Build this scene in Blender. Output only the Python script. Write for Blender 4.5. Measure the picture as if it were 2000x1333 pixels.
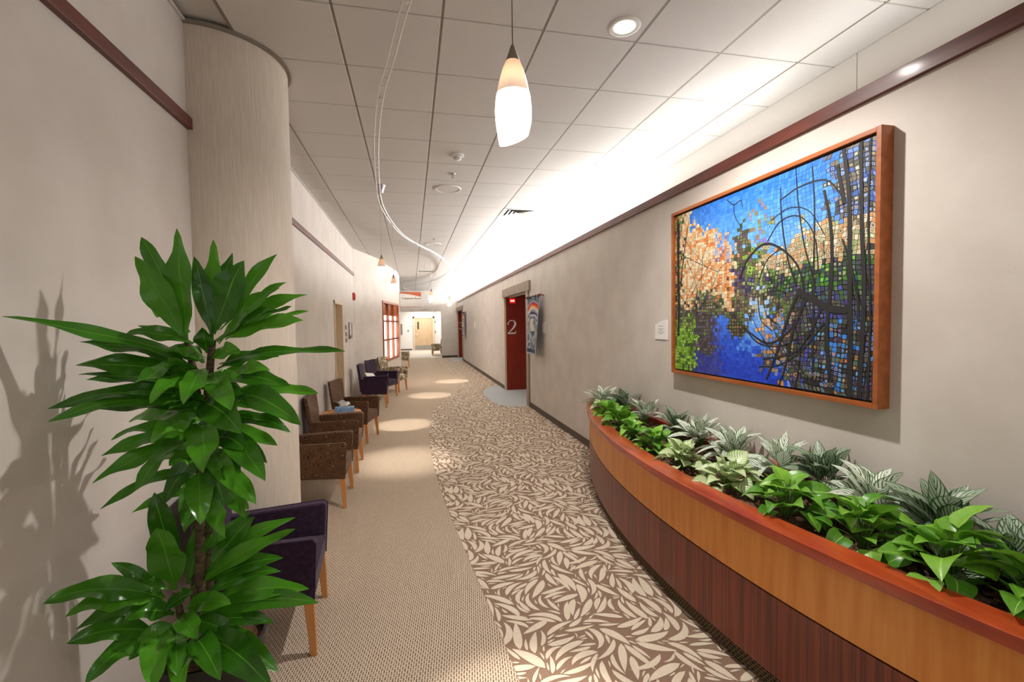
import bpy, bmesh, math, random
import numpy as np
from mathutils import Vector, Matrix
random.seed(7); np.random.seed(7)
for o in list(bpy.data.objects): bpy.data.objects.remove(o)
sc = bpy.context.scene
col = sc.collection
PI = math.pi

# ------------------------------------------------------------------ camera
H = 1.75                      # eye height
CE = 3.527                    # ceiling height
W = 2.40                      # right wall plane
cam = bpy.data.cameras.new('camera'); cam_o = bpy.data.objects.new('camera', cam); col.objects.link(cam_o)
cam.sensor_width = 36.0; cam.lens = 899.5 / 2000 * 36.0; cam.clip_start = 0.05; cam.clip_end = 200
YAW, PIT, ROLL = .21427557, -.03794, -.013814
fw = Vector((math.sin(YAW)*math.cos(PIT), math.cos(YAW)*math.cos(PIT), math.sin(PIT)))
rt = Vector((math.cos(YAW), -math.sin(YAW), 0)); up = rt.cross(fw)
r2 = rt*math.cos(ROLL) + up*math.sin(ROLL); u2 = -rt*math.sin(ROLL) + up*math.cos(ROLL)
M = Matrix((r2, u2, -fw)).transposed().to_4x4(); M.translation = (0, 0, H)
cam_o.matrix_world = M
sc.camera = cam_o
# ------------------------------------------------------------------ world, exposure
sc.view_settings.view_transform = 'Standard'; sc.view_settings.look = 'None'
sc.view_settings.gamma = 1.0; sc.view_settings.use_curve_mapping = False
sc.view_settings.exposure = 0.6
wd = bpy.data.worlds.new('world'); sc.world = wd; wd.use_nodes = True
wd.node_tree.nodes['Background'].inputs[0].default_value = (1.0, .97, .94, 1)
wd.node_tree.nodes['Background'].inputs[1].default_value = 0.45

def lamp(kind, name, loc, power, color=(1, .93, .84), **kw):
    l = bpy.data.lights.new(name, kind); l.energy = power; l.color = color
    rot = kw.pop('rot', None)
    for k, v in kw.items(): setattr(l, k, v)
    o = bpy.data.objects.new(name, l); col.objects.link(o); o.location = loc
    if rot: o.rotation_euler = rot
    return o
# fluorescent strips standing on the ledge of the cove along the right wall, shining up
for i in range(12):
    y0 = -.4 + i*2.2
    lamp('AREA', 'cove_strip_light', (2.62, y0, 3.03), (4, 5, 12, 34, 56)[min(i, 4)], (1, .985, .97), shape='RECTANGLE', size=.10, size_y=2.1, rot=(PI, math.radians(-36), 0))
# recessed can light in the tile grid that lights the painting; two unseen fill spots added behind the camera
for (x, y, p) in ((1.292, 2.626, 185), (1.292, -.4, 30), (-.2, -.9, 14)):
    lamp('SPOT', 'can_or_fill_light', (x, y, CE-.02), p, (1, .95, .90), spot_size=math.radians(150), spot_blend=.6, shadow_soft_size=.045)
# ceiling lights of the bright corridor behind the far opening
for y in (26.6, 29.4, 31.4):
    lamp('AREA', 'corridor_light', (.7, y, 2.86), 42, (1, .98, .96), shape='RECTANGLE', size=1.2, size_y=.6)

# ------------------------------------------------------------------ materials
def lin(r, g, b):
    f = lambda c: ((c/255+.055)/1.055)**2.4 if c/255 > .04045 else c/255/12.92
    return (f(r), f(g), f(b), 1)
def mat(name, rgb, rough=.6, rgb2=None, scale=(8, 8, 8), detail=3, bump=0., bscale=None, metal=0, coat=0, sheen=0, spec=.5, lo=.35, hi=.65, coord='Object', trans=0):
    m = bpy.data.materials.new(name); m.use_nodes = True
    nt = m.node_tree; N = nt.nodes; L = nt.links; b = N['Principled BSDF']
    c1 = lin(*rgb); b.inputs['Base Color'].default_value = c1; b.inputs['Roughness'].default_value = rough
    b.inputs['Metallic'].default_value = metal; b.inputs['Coat Weight'].default_value = coat; b.inputs['Sheen Weight'].default_value = sheen
    b.inputs['Specular IOR Level'].default_value = spec
    b.inputs['Coat Roughness'].default_value = .12
    tc = N.new('ShaderNodeTexCoord')
    if rgb2:
        mp = N.new('ShaderNodeMapping'); mp.inputs['Scale'].default_value = scale
        nz = N.new('ShaderNodeTexNoise'); nz.inputs['Scale'].default_value = 1; nz.inputs['Detail'].default_value = detail
        cr = N.new('ShaderNodeValToRGB'); cr.color_ramp.elements[0].position = lo; cr.color_ramp.elements[1].position = hi
        cr.color_ramp.elements[0].color = c1; cr.color_ramp.elements[1].color = lin(*rgb2)
        L.new(tc.outputs[coord], mp.inputs[0]); L.new(mp.outputs[0], nz.inputs['Vector']); L.new(nz.outputs['Fac'], cr.inputs[0]); L.new(cr.outputs[0], b.inputs['Base Color'])
    if bump:
        mp2 = N.new('ShaderNodeMapping'); mp2.inputs['Scale'].default_value = bscale or scale
        n2 = N.new('ShaderNodeTexNoise'); n2.inputs['Scale'].default_value = 1; n2.inputs['Detail'].default_value = 2
        bp = N.new('ShaderNodeBump'); bp.inputs['Strength'].default_value = bump; bp.inputs['Distance'].default_value = .004
        L.new(tc.outputs[coord], mp2.inputs[0]); L.new(mp2.outputs[0], n2.inputs['Vector']); L.new(n2.outputs['Fac'], bp.inputs['Height']); L.new(bp.outputs[0], b.inputs['Normal'])
    return m
def emat(name, rgb, strength):
    m = bpy.data.materials.new(name); m.use_nodes = True; b = m.node_tree.nodes['Principled BSDF']
    b.inputs['Base Color'].default_value = lin(*rgb); b.inputs['Emission Color'].default_value = lin(*rgb); b.inputs['Emission Strength'].default_value = strength
    return m
def attr_mat(name, rough=.5):
    m = bpy.data.materials.new(name); m.use_nodes = True; N = m.node_tree.nodes; L = m.node_tree.links; b = N['Principled BSDF']
    a = N.new('ShaderNodeAttribute'); a.attribute_name = 'Col'; L.new(a.outputs['Color'], b.inputs['Base Color']); b.inputs['Roughness'].default_value = rough
    return m
MT = {}
MT['wall'] = mat('wallcovering', (202, 193, 184), .75, (211, 203, 195), (3, 3, 3), 5, bump=.08, bscale=(200, 200, 60))
MT['wallcol'] = mat('column_wallcovering', (200, 187, 171), .75, (214, 202, 187), (110, 110, 6), 3, bump=.25, bscale=(130, 130, 8), lo=.3, hi=.7)
MT['white'] = mat('white_paint', (226, 222, 216), .7)
MT['upper'] = mat('cove_paint', (226, 222, 215), .8)
MT['tile'] = mat('ceiling_tile_fibre', (204, 200, 195), .9, (212, 209, 205), (160, 160, 160), 3, bump=.3, bscale=(220, 220, 220))
MT['runner'] = mat('runner_metal', (132, 122, 110), .5)
MT['runner_w'] = mat('cross_tee_metal', (205, 201, 195), .5)
MT['rail'] = mat('mahogany_rail', (84, 36, 24), .42, (108, 50, 34), (40, 3, 40), 4, coat=.1)
MT['base'] = mat('rubber_base', (82, 68, 56), .6)
MT['cherry'] = mat('cherry_veneer', (128, 26, 10), .35, (150, 40, 16), (30, 30, 2.5), 5, coat=.2)
MT['cherry_rim'] = mat('cherry_solid', (146, 46, 20), .28, (182, 74, 36), (16, 3, 16), 5, coat=.5)
MT['maple'] = mat('honey_maple_veneer', (212, 130, 50), .42, (226, 152, 70), (26, 26, 2.2), 6, coat=.1)
MT['mahog'] = mat('mahogany_veneer', (88, 32, 16), .4, (136, 60, 34), (75, 75, 1.2), 4, coat=.15)
MT['winwood'] = mat('window_cherry', (146, 74, 38), .4, (170, 94, 54), (20, 20, 4), 4, coat=.2)
MT['black'] = mat('black_reveal', (18, 15, 13), .6)
MT['frame'] = mat('frame_wood', (152, 80, 34), .4, (174, 98, 46), (20, 3, 20), 5, coat=.25)
MT['oak'] = mat('honey_oak', (196, 130, 68), .4, (214, 150, 88), (40, 40, 4), 4, coat=.2)
MT['purple'] = mat('purple_velvet', (46, 28, 48), .9, (60, 40, 62), (40, 40, 40), 3, bump=.2, bscale=(400, 400, 400), sheen=.12, spec=.2)
MT['metal'] = mat('brushed_steel', (178, 176, 172), .3, metal=1)
MT['dmetal'] = mat('pewter_cap', (150, 142, 132), .4, metal=.8)
MT['rodmetal'] = mat('satin_nickel_rod', (226, 224, 220), .35, metal=.2)
MT['plastic'] = mat('white_plastic', (222, 220, 214), .45)
MT['darkslot'] = mat('dark_slot', (40, 38, 36), .7)
MT['red'] = mat('red_plastic', (190, 26, 22), .4)
MT['taupe'] = mat('taupe_metal_casing', (140, 122, 106), .45, (150, 132, 116), (5, 5, 5))
MT['tan'] = mat('tan_door', (190, 160, 124), .5, (198, 170, 134), (20, 20, 2))
MT['tanframe'] = mat('tan_frame', (212, 194, 166), .5)
MT['soil'] = mat('bark_mulch', (58, 38, 26), .95, (112, 78, 54), (70, 70, 70), 5, bump=1., bscale=(90, 90, 90))
MT['pot'] = mat('black_pot', (20, 20, 20), .35)
MT['bark'] = mat('cane_bark', (62, 50, 34), .9, (98, 82, 56), (30, 30, 90), 4, bump=.8, bscale=(40, 40, 160))
MT['stem'] = mat('green_stem', (86, 128, 44), .5)
MT['paper'] = mat('white_paper', (236, 234, 230), .8)
MT['bluebox'] = mat('blue_carton', (92, 150, 206), .6, (150, 190, 226), (30, 30, 30))
MT['orange'] = mat('rust_orange_print', (186, 92, 58), .5)
MT['ink'] = mat('black_ink', (30, 28, 28), .7)
MT['greyink'] = mat('grey_ink', (140, 136, 132), .7)
MT['cream'] = mat('cream_paint', (248, 244, 236), .5)
MT['lens'] = emat('lit_lens', (255, 248, 240), 14)
MT['pane'] = emat('lit_frosted_pane', (250, 246, 240), 2.2)
MT['canvas'] = attr_mat('painted_canvas', .45)
MT['textile'] = attr_mat('woven_textile', .95)
MT['glow'] = emat('red_lit_sign', (225, 30, 20), .8)
MT['glowtext'] = emat('lit_text', (255, 220, 200), 1.2)

def carpet_weave(name, dark, light, sx, sy, rot=0., mortar=.35, vertical=False):
    m = bpy.data.materials.new(name); m.use_nodes = True; nt = m.node_tree; N = nt.nodes; L = nt.links; b = N['Principled BSDF']
    tc = N.new('ShaderNodeTexCoord'); mp = N.new('ShaderNodeMapping'); mp.inputs['Rotation'].default_value = (0, 0, rot)
    if vertical:
        sx_ = N.new('ShaderNodeSeparateXYZ'); cx_ = N.new('ShaderNodeCombineXYZ'); L.new(tc.outputs['Object'], sx_.inputs[0]); L.new(sx_.outputs['Y'], cx_.inputs['X']); L.new(sx_.outputs['Z'], cx_.inputs['Y']); L.new(cx_.outputs[0], mp.inputs[0])
    else: L.new(tc.outputs['Object'], mp.inputs[0])
    nz = N.new('ShaderNodeTexNoise'); nz.inputs['Scale'].default_value = 30; L.new(mp.outputs[0], nz.inputs['Vector'])
    add = N.new('ShaderNodeVectorMath'); add.operation = 'MULTIPLY_ADD'; add.inputs[1].default_value = (.008, .008, 0); L.new(nz.outputs['Color'], add.inputs[0]); L.new(mp.outputs[0], add.inputs[2])
    br = N.new('ShaderNodeTexBrick'); br.inputs['Scale'].default_value = 1; br.inputs['Brick Width'].default_value = sx; br.inputs['Row Height'].default_value = sy
    br.inputs['Mortar Size'].default_value = sy*mortar*.5; br.inputs['Mortar Smooth'].default_value = .4
    br.inputs['Color1'].default_value = lin(*dark); br.inputs['Color2'].default_value = lin(*[min(255, c+26) for c in dark]); br.inputs['Mortar'].default_value = lin(*light)
    L.new(add.outputs[0], br.inputs['Vector'])
    n2 = N.new('ShaderNodeTexNoise'); n2.inputs['Scale'].default_value = 260; n2.inputs['Detail'].default_value = 2; L.new(tc.outputs['Object'], n2.inputs['Vector'])
    mx = N.new('ShaderNodeMix'); mx.data_type = 'RGBA'; mx.blend_type = 'OVERLAY'; mx.inputs['Factor'].default_value = .45
    L.new(br.outputs['Color'], mx.inputs['A']); L.new(n2.outputs['Fac'], mx.inputs['B']); L.new(mx.outputs['Result'], b.inputs['Base Color'])
    b.inputs['Roughness'].default_value = .95; b.inputs['Specular IOR Level'].default_value = .1
    bp = N.new('ShaderNodeBump'); bp.inputs['Strength'].default_value = .5; bp.inputs['Distance'].default_value = .003
    L.new(br.outputs['Fac'], bp.inputs['Height']); L.new(bp.outputs[0], b.inputs['Normal'])
    return m
MT['weave'] = carpet_weave('tan_weave_carpet', (104, 84, 68), (200, 182, 160), .031, .0130, PI/2+.12, .70)
MT['kickweave'] = carpet_weave('dark_weave_carpet', (30, 24, 20), (118, 100, 76), .024, .016, 0, .5, True)
MT['leafbase'] = mat('brown_pile', (128, 104, 86), .95, (146, 120, 102), (170, 170, 170), 3, bump=.5, bscale=(230, 230, 230), spec=.1)
MT['leafpile'] = mat('beige_pile', (206, 190, 168), .95, (220, 206, 186), (180, 180, 180), 3, bump=.5, bscale=(230, 230, 230), spec=.1)
MT['greypile'] = mat('grey_pile', (170, 172, 172), .95, (182, 184, 184), (120, 120, 120), 3, bump=.4, bscale=(230, 230, 230), spec=.1)
MT['farpile'] = mat('pale_pile', (186, 176, 162), .95, (196, 186, 174), (120, 120, 120), 3, spec=.1)

def brown_fabric():
    m = bpy.data.materials.new('brown_leaf_fabric'); m.use_nodes = True; nt = m.node_tree; N = nt.nodes; L = nt.links; b = N['Principled BSDF']
    tc = N.new('ShaderNodeTexCoord')
    vo = N.new('ShaderNodeTexVoronoi'); vo.inputs['Scale'].default_value = 14; vo.feature = 'F1'; vo.inputs['Randomness'].default_value = 1
    mp = N.new('ShaderNodeMapping'); mp.inputs['Scale'].default_value = (1.0, 1.0, 1.7); mp.inputs['Rotation'].default_value = (.5, .6, .2)
    nz = N.new('ShaderNodeTexNoise'); nz.inputs['Scale'].default_value = 14; nz.inputs['Detail'].default_value = 4
    L.new(tc.outputs['Object'], mp.inputs[0]); L.new(mp.outputs[0], vo.inputs['Vector']); L.new(tc.outputs['Object'], nz.inputs['Vector'])
    cr = N.new('ShaderNodeValToRGB'); e = cr.color_ramp.elements
    e[0].position = .0; e[0].color = lin(30, 19, 13); e[1].position = 1; e[1].color = lin(96, 64, 38)
    for p, c in ((.22, (26, 16, 10)), (.28, (160, 116, 72)), (.36, (74, 48, 28)), (.62, (92, 62, 38))): x = e.new(p); x.color = lin(*c)
    L.new(vo.outputs['Distance'], cr.inputs[0])
    cr2 = N.new('ShaderNodeValToRGB'); cr2.color_ramp.elements[0].color = lin(62, 42, 27); cr2.color_ramp.elements[1].color = lin(104, 74, 48)
    cr2.color_ramp.elements[0].position = .4; cr2.color_ramp.elements[1].position = .6
    L.new(nz.outputs['Fac'], cr2.inputs[0])
    mx = N.new('ShaderNodeMix'); mx.data_type = 'RGBA'; mx.inputs['Factor'].default_value = .3
    L.new(cr.outputs[0], mx.inputs['A']); L.new(cr2.outputs[0], mx.inputs['B']); L.new(mx.outputs['Result'], b.inputs['Base Color'])
    b.inputs['Roughness'].default_value = .6; b.inputs['Sheen Weight'].default_value = .03; b.inputs['Specular IOR Level'].default_value = .3
    return m
MT['brown'] = brown_fabric()
def oval_fabric():
    m = bpy.data.materials.new('cream_oval_fabric'); m.use_nodes = True; nt = m.node_tree; N = nt.nodes; L = nt.links; b = N['Principled BSDF']
    tc = N.new('ShaderNodeTexCoord'); vo = N.new('ShaderNodeTexVoronoi'); vo.inputs['Scale'].default_value = 9; vo.inputs['Randomness'].default_value = .55
    mp = N.new('ShaderNodeMapping'); mp.inputs['Scale'].default_value = (1.25, 1.25, .8); mp.inputs['Rotation'].default_value = (.4, 0, 0)
    L.new(tc.outputs['Object'], mp.inputs[0]); L.new(mp.outputs[0], vo.inputs['Vector'])
    cr = N.new('ShaderNodeValToRGB'); cr.color_ramp.interpolation = 'CONSTANT'; e = cr.color_ramp.elements
    e[0].position = 0; e[0].color = lin(44, 38, 34); e[1].position = .55; e[1].color = lin(206, 192, 166)
    for p, c in ((.26, (188, 170, 136)), (.36, (110, 92, 66))): x = e.new(p); x.color = lin(*c)
    L.new(vo.outputs['Distance'], cr.inputs[0]); L.new(cr.outputs[0], b.inputs['Base Color']); b.inputs['Roughness'].default_value = .8
    return m
MT['oval'] = oval_fabric()

def leaf_mat(name, c_edge, c_mid, vein, rough=.32, white=None):
    """u across (0..1), v along; glossy leaf with a pale midrib, optional silver feathering"""
    m = bpy.data.materials.new(name); m.use_nodes = True; nt = m.node_tree; N = nt.nodes; L = nt.links; b = N['Principled BSDF']
    uv = N.new('ShaderNodeTexCoord'); sp = N.new('ShaderNodeSeparateXYZ'); L.new(uv.outputs['UV'], sp.inputs[0])
    a = N.new('ShaderNodeMath'); a.operation = 'SUBTRACT'; a.inputs[1].default_value = .5; L.new(sp.outputs['X'], a.inputs[0])
    ab = N.new('ShaderNodeMath'); ab.operation = 'ABSOLUTE'; L.new(a.outputs[0], ab.inputs[0])
    oi = N.new('ShaderNodeObjectInfo')
    nz = N.new('ShaderNodeTexNoise'); nz.inputs['Scale'].default_value = 6; nz.inputs['Detail'].default_value = 3; L.new(uv.outputs['Object'], nz.inputs['Vector'])
    base = N.new('ShaderNodeMix'); base.data_type = 'RGBA'; base.inputs['A'].default_value = lin(*c_edge); base.inputs['B'].default_value = lin(*c_mid)
    ms = N.new('ShaderNodeMath'); ms.operation = 'MULTIPLY_ADD'; ms.inputs[1].default_value = .7; ms.inputs[2].default_value = -.05
    L.new(oi.outputs['Random'], ms.inputs[0])
    ad = N.new('ShaderNodeMath'); ad.operation = 'ADD'; L.new(ms.outputs[0], ad.inputs[0])
    nm = N.new('ShaderNodeMath'); nm.operation = 'MULTIPLY'; nm.inputs[1].default_value = .5; L.new(nz.outputs['Fac'], nm.inputs[0]); L.new(nm.outputs[0], ad.inputs[1]); ad.use_clamp = True
    L.new(ad.outputs[0], base.inputs['Factor'])
    last = base.outputs['Result']
    if white:
        # feathered silver between side veins
        wv = N.new('ShaderNodeTexWave'); wv.inputs['Scale'].default_value = 2.1; wv.inputs['Distortion'].default_value = 3.5; wv.inputs['Detail'].default_value = 2
        cb = N.new('ShaderNodeCombineXYZ'); k = N.new('ShaderNodeMath'); k.operation = 'MULTIPLY_ADD'; k.inputs[1].default_value = -.8; L.new(ab.outputs[0], k.inputs[0]); L.new(sp.outputs['Y'], k.inputs[2])
        L.new(k.outputs[0], cb.inputs[0]); L.new(oi.outputs['Random'], cb.inputs[1]); L.new(cb.outputs[0], wv.inputs['Vector'])
        ed = N.new('ShaderNodeMapRange'); ed.inputs['From Min'].default_value = .48; ed.inputs['From Max'].default_value = .38; L.new(ab.outputs[0], ed.inputs['Value'])
        r = N.new('ShaderNodeMapRange'); r.inputs['From Min'].default_value = .12; r.inputs['From Max'].default_value = .30; L.new(wv.outputs['Fac'], r.inputs['Value'])
        mu = N.new('ShaderNodeMath'); mu.operation = 'MULTIPLY'; L.new(ed.outputs[0], mu.inputs[0]); L.new(r.outputs[0], mu.inputs[1])
        mw = N.new('ShaderNodeMix'); mw.data_type = 'RGBA'; mw.inputs['B'].default_value = lin(*white); L.new(mu.outputs[0], mw.inputs['Factor']); L.new(last, mw.inputs['A']); last = mw.outputs['Result']
    rr = N.new('ShaderNodeMapRange'); rr.inputs['From Min'].default_value = .03; rr.inputs['From Max'].default_value = .008; L.new(ab.outputs[0], rr.inputs['Value'])
    mv = N.new('ShaderNodeMix'); mv.data_type = 'RGBA'; mv.inputs['B'].default_value = lin(*vein); L.new(rr.outputs[0], mv.inputs['Factor']); L.new(last, mv.inputs['A'])
    L.new(mv.outputs['Result'], b.inputs['Base Color']); b.inputs['Roughness'].default_value = rough
    # light shining through the blade
    out = N['Material Output']; tr = N.new('ShaderNodeBsdfTranslucent'); L.new(mv.outputs['Result'], tr.inputs['Color'])
    ms2 = N.new('ShaderNodeMixShader'); ms2.inputs[0].default_value = .22; L.new(b.outputs[0], ms2.inputs[1]); L.new(tr.outputs[0], ms2.inputs[2]); L.new(ms2.outputs[0], out.inputs['Surface'])
    return m
MT['dracaena'] = leaf_mat('dracaena_leaf', (20, 72, 12), (94, 168, 40), (100, 166, 54), .22)
MT['pothos'] = leaf_mat('pothos_leaf', (48, 118, 24), (140, 196, 62), (176, 214, 110), .35)
MT['pothosv'] = leaf_mat('marbled_pothos_leaf', (92, 150, 52), (150, 190, 90), (200, 220, 160), .38, white=(222, 228, 190))
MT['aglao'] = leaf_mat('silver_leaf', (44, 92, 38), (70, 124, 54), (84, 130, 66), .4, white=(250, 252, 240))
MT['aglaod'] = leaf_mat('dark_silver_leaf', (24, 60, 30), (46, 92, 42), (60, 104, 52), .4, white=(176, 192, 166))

# ------------------------------------------------------------------ helpers
def new_obj(name, me, parent=None, loc=None, kind=None):
    o = bpy.data.objects.new(name, me); col.objects.link(o)
    if parent: o.parent = parent
    if loc is not None: o.location = loc
    if kind: o['kind'] = kind
    return o
def empty(name, loc, rz=0):
    o = bpy.data.objects.new(name, None); col.objects.link(o); o.location = loc; o.rotation_euler = (0, 0, rz); o.empty_display_size = .1
    return o
def tag(o, label, cat, group=None):
    o['label'] = label; o['category'] = cat
    if group: o['group'] = group
    return o
class MB:
    def __init__(s): s.v = []; s.f = []; s.mi = []; s.uv = {}
    def add(s, vs, fs, mi=0):
        n = len(s.v); s.v += [tuple(v) for v in vs]; s.f += [tuple(i+n for i in f) for f in fs]; s.mi += [mi]*len(fs); return s
    def box(s, x0, x1, y0, y1, z0, z1, mi=0):
        v = [(x, y, z) for z in (z0, z1) for (x, y) in ((x0, y0), (x1, y0), (x1, y1), (x0, y1))]
        return s.add(v, [(3, 2, 1, 0), (4, 5, 6, 7), (0, 1, 5, 4), (1, 2, 6, 5), (2, 3, 7, 6), (3, 0, 4, 7)], mi)
    def prism(s, poly, z0, z1, mi=0):
        n = len(poly); v = [(x, y, z0) for x, y in poly] + [(x, y, z1) for x, y in poly]
        f = [tuple(range(n-1, -1, -1)), tuple(range(n, 2*n))] + [(i, (i+1) % n, n+(i+1) % n, n+i) for i in range(n)]
        return s.add(v, f, mi)
    def tube(s, pts, r, n=8, caps=True, mi=0):
        pts = [Vector(p) for p in pts]; rs = r if isinstance(r, (list, tuple)) else [r]*len(pts)
        V = []; F = []; ref = None
        for i, p in enumerate(pts):
            d = (pts[min(i+1, len(pts)-1)] - pts[max(i-1, 0)]).normalized()
            if ref is None: ref = Vector((0, 0, 1)) if abs(d.z) < .9 else Vector((1, 0, 0))
            a = d.cross(ref).normalized(); b = a.cross(d).normalized(); ref = b
            for k in range(n):
                t = 2*PI*k/n; V.append(p + a*rs[i]*math.cos(t) + b*rs[i]*math.sin(t))
        for i in range(len(pts)-1):
            for k in range(n):
                F.append((i*n+k, i*n+(k+1) % n, (i+1)*n+(k+1) % n, (i+1)*n+k))
        if caps: F.append(tuple(range(n-1, -1, -1))); F.append(tuple((len(pts)-1)*n+k for k in range(n)))
        return s.add(V, F, mi)
    def lathe(s, prof, n=24, c=(0, 0, 0), mi=0):
        V = []; F = []
        for (r, z) in prof:
            for k in range(n): t = 2*PI*k/n; V.append((c[0]+r*math.cos(t), c[1]+r*math.sin(t), c[2]+z))
        for i in range(len(prof)-1):
            for k in range(n): F.append((i*n+k, i*n+(k+1) % n, (i+1)*n+(k+1) % n, (i+1)*n+k))
        return s.add(V, F, mi)
    def mesh(s, name, mats, smooth=False, bevel=0, seg=2):
        me = bpy.data.meshes.new(name); me.from_pydata(s.v, [], s.f)
        mats = mats if isinstance(mats, (list, tuple)) else [mats]
        for m in mats: me.materials.append(m)
        if len(mats) > 1: me.polygons.foreach_set('material_index', s.mi)
        bm = bmesh.new(); bm.from_mesh(me)
        bmesh.ops.recalc_face_normals(bm, faces=bm.faces)
        if bevel:
            bmesh.ops.bevel(bm, geom=[e for e in bm.edges if e.calc_face_angle(0) > .5], offset=bevel, segments=seg, profile=.6, affect='EDGES')
        bm.to_mesh(me); bm.free()
        if smooth or bevel:
            me.shade_smooth() if smooth else None
            for e in me.edges: pass
            if bevel and not smooth and seg > 1: me.shade_smooth(); me.set_sharp_from_angle(angle=math.radians(50))
            elif smooth: me.set_sharp_from_angle(angle=math.radians(55))
        me.update(); return me
    def build(s, name, mats, parent=None, loc=None, kind=None, **k):
        o = new_obj(name, s.mesh(name, mats, **k), parent, loc, kind)
        if k.get('bevel') and k.get('seg', 2) > 1: o.modifiers.new('weighted', 'WEIGHTED_NORMAL').keep_sharp = True
        return o
def catmull(P, n=12):
    P = [np.array(p, float) for p in P]; P = [2*P[0]-P[1]] + P + [2*P[-1]-P[-2]]; out = []
    for i in range(1, len(P)-2):
        for k in range(n):
            t = k/n; a, b, c, d = P[i-1], P[i], P[i+1], P[i+2]
            out.append(.5*((2*b)+(-a+c)*t+(2*a-5*b+4*c-d)*t*t+(-a+3*b-3*c+d)*t**3))
    out.append(P[-2]); return out
def text_mesh(name, body, size, m, parent=None, mw=None, align='CENTER', extrude=.001):
    cu = bpy.data.curves.new(name, 'FONT'); cu.body = body; cu.size = size; cu.align_x = align; cu.align_y = 'CENTER'; cu.extrude = extrude
    t = bpy.data.objects.new(name, cu); col.objects.link(t)
    bpy.context.view_layer.update()
    me = bpy.data.meshes.new_from_object(t); bpy.data.objects.remove(t); bpy.data.curves.remove(cu)
    me.materials.clear(); me.materials.append(m); me.name = name
    o = new_obj(name, me, parent)
    if mw is not None: o.matrix_local = mw
    return o
def struct(o): o['kind'] = 'structure'; return o

# ================================================================== FLOOR
edge = [(.60, .6), (.53, 1.4), (.478, 2.13), (.414, 2.96), (.31, 4.16), (.25, 5.2), (.225, 6.2), (.24, 7.37), (.32, 8.6), (.441, 9.58), (.66, 10.7), (.923, 11.6), (1.3, 12.9), (1.55, 14.3), (1.5, 16.2), (1.25, 18.5), (1.1, 21), (1.2, 24.6)]
ec = [tuple(p) for p in catmull([(.75, -3.2)] + edge, 6)]
gp = [(2.4, 9.38), (2.05, 9.41), (1.86, 9.62), (1.74, 10.0), (1.70, 10.6), (1.72, 11.3), (1.80, 11.9), (1.96, 12.35), (2.16, 12.62), (2.4, 12.75)]
gc = [tuple(p) for p in catmull(gp, 5)]
def ex(y):   # x of the carpet boundary at y
    for (a, b) in zip(ec[:-1], ec[1:]):
        if a[1] <= y <= b[1]: t = (y-a[1])/(b[1]-a[1]); return a[0]+(b[0]-a[0])*t
    return 1.2
def in_poly(x, y, poly):
    c = False; n = len(poly)
    for i in range(n):
        x1, y1 = poly[i]; x2, y2 = poly[(i+1) % n]
        if (y1 > y) != (y2 > y) and x < (x2-x1)*(y-y1)/(y2-y1)+x1: c = not c
    return c
fl = struct(MB().box(-3.2, 4.2, -3.2, 33, -.12, -.004).build('floor', MT['greypile']))
mb = MB(); n = len(ec)
mb.add([(-1.5, y, 0) for x, y in ec] + [(x, y, 0) for x, y in ec], [(i, n+i, n+i+1, i+1) for i in range(n-1)])
mb.build('woven_carpet', MT['weave'], fl)
mb = MB()
mb.add([(x, y, 0) for x, y in ec] + [(2.45, y, 0) for x, y in ec], [(i, n+i, n+i+1, i+1) for i in range(n-1)])
lc = mb.build('leaf_carpet', MT['leafbase'], fl)
MB().prism(gc + [(3.7, 12.75), (3.7, 9.38)], .0012, .003).build('grey_carpet', MT['greypile'], fl)
MB().prism([(1.95, 21.9), (1.85, 23.2), (2.0, 24.5), (3.7, 24.5), (3.7, 21.9)], .0012, .003).build('grey_carpet', MT['greypile'], fl)
MB().prism([(-3.2, 24.6), (4, 24.6), (4, 33), (-3.2, 33)], .0, .002).build('pale_carpet', MT['farpile'], fl)

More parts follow.
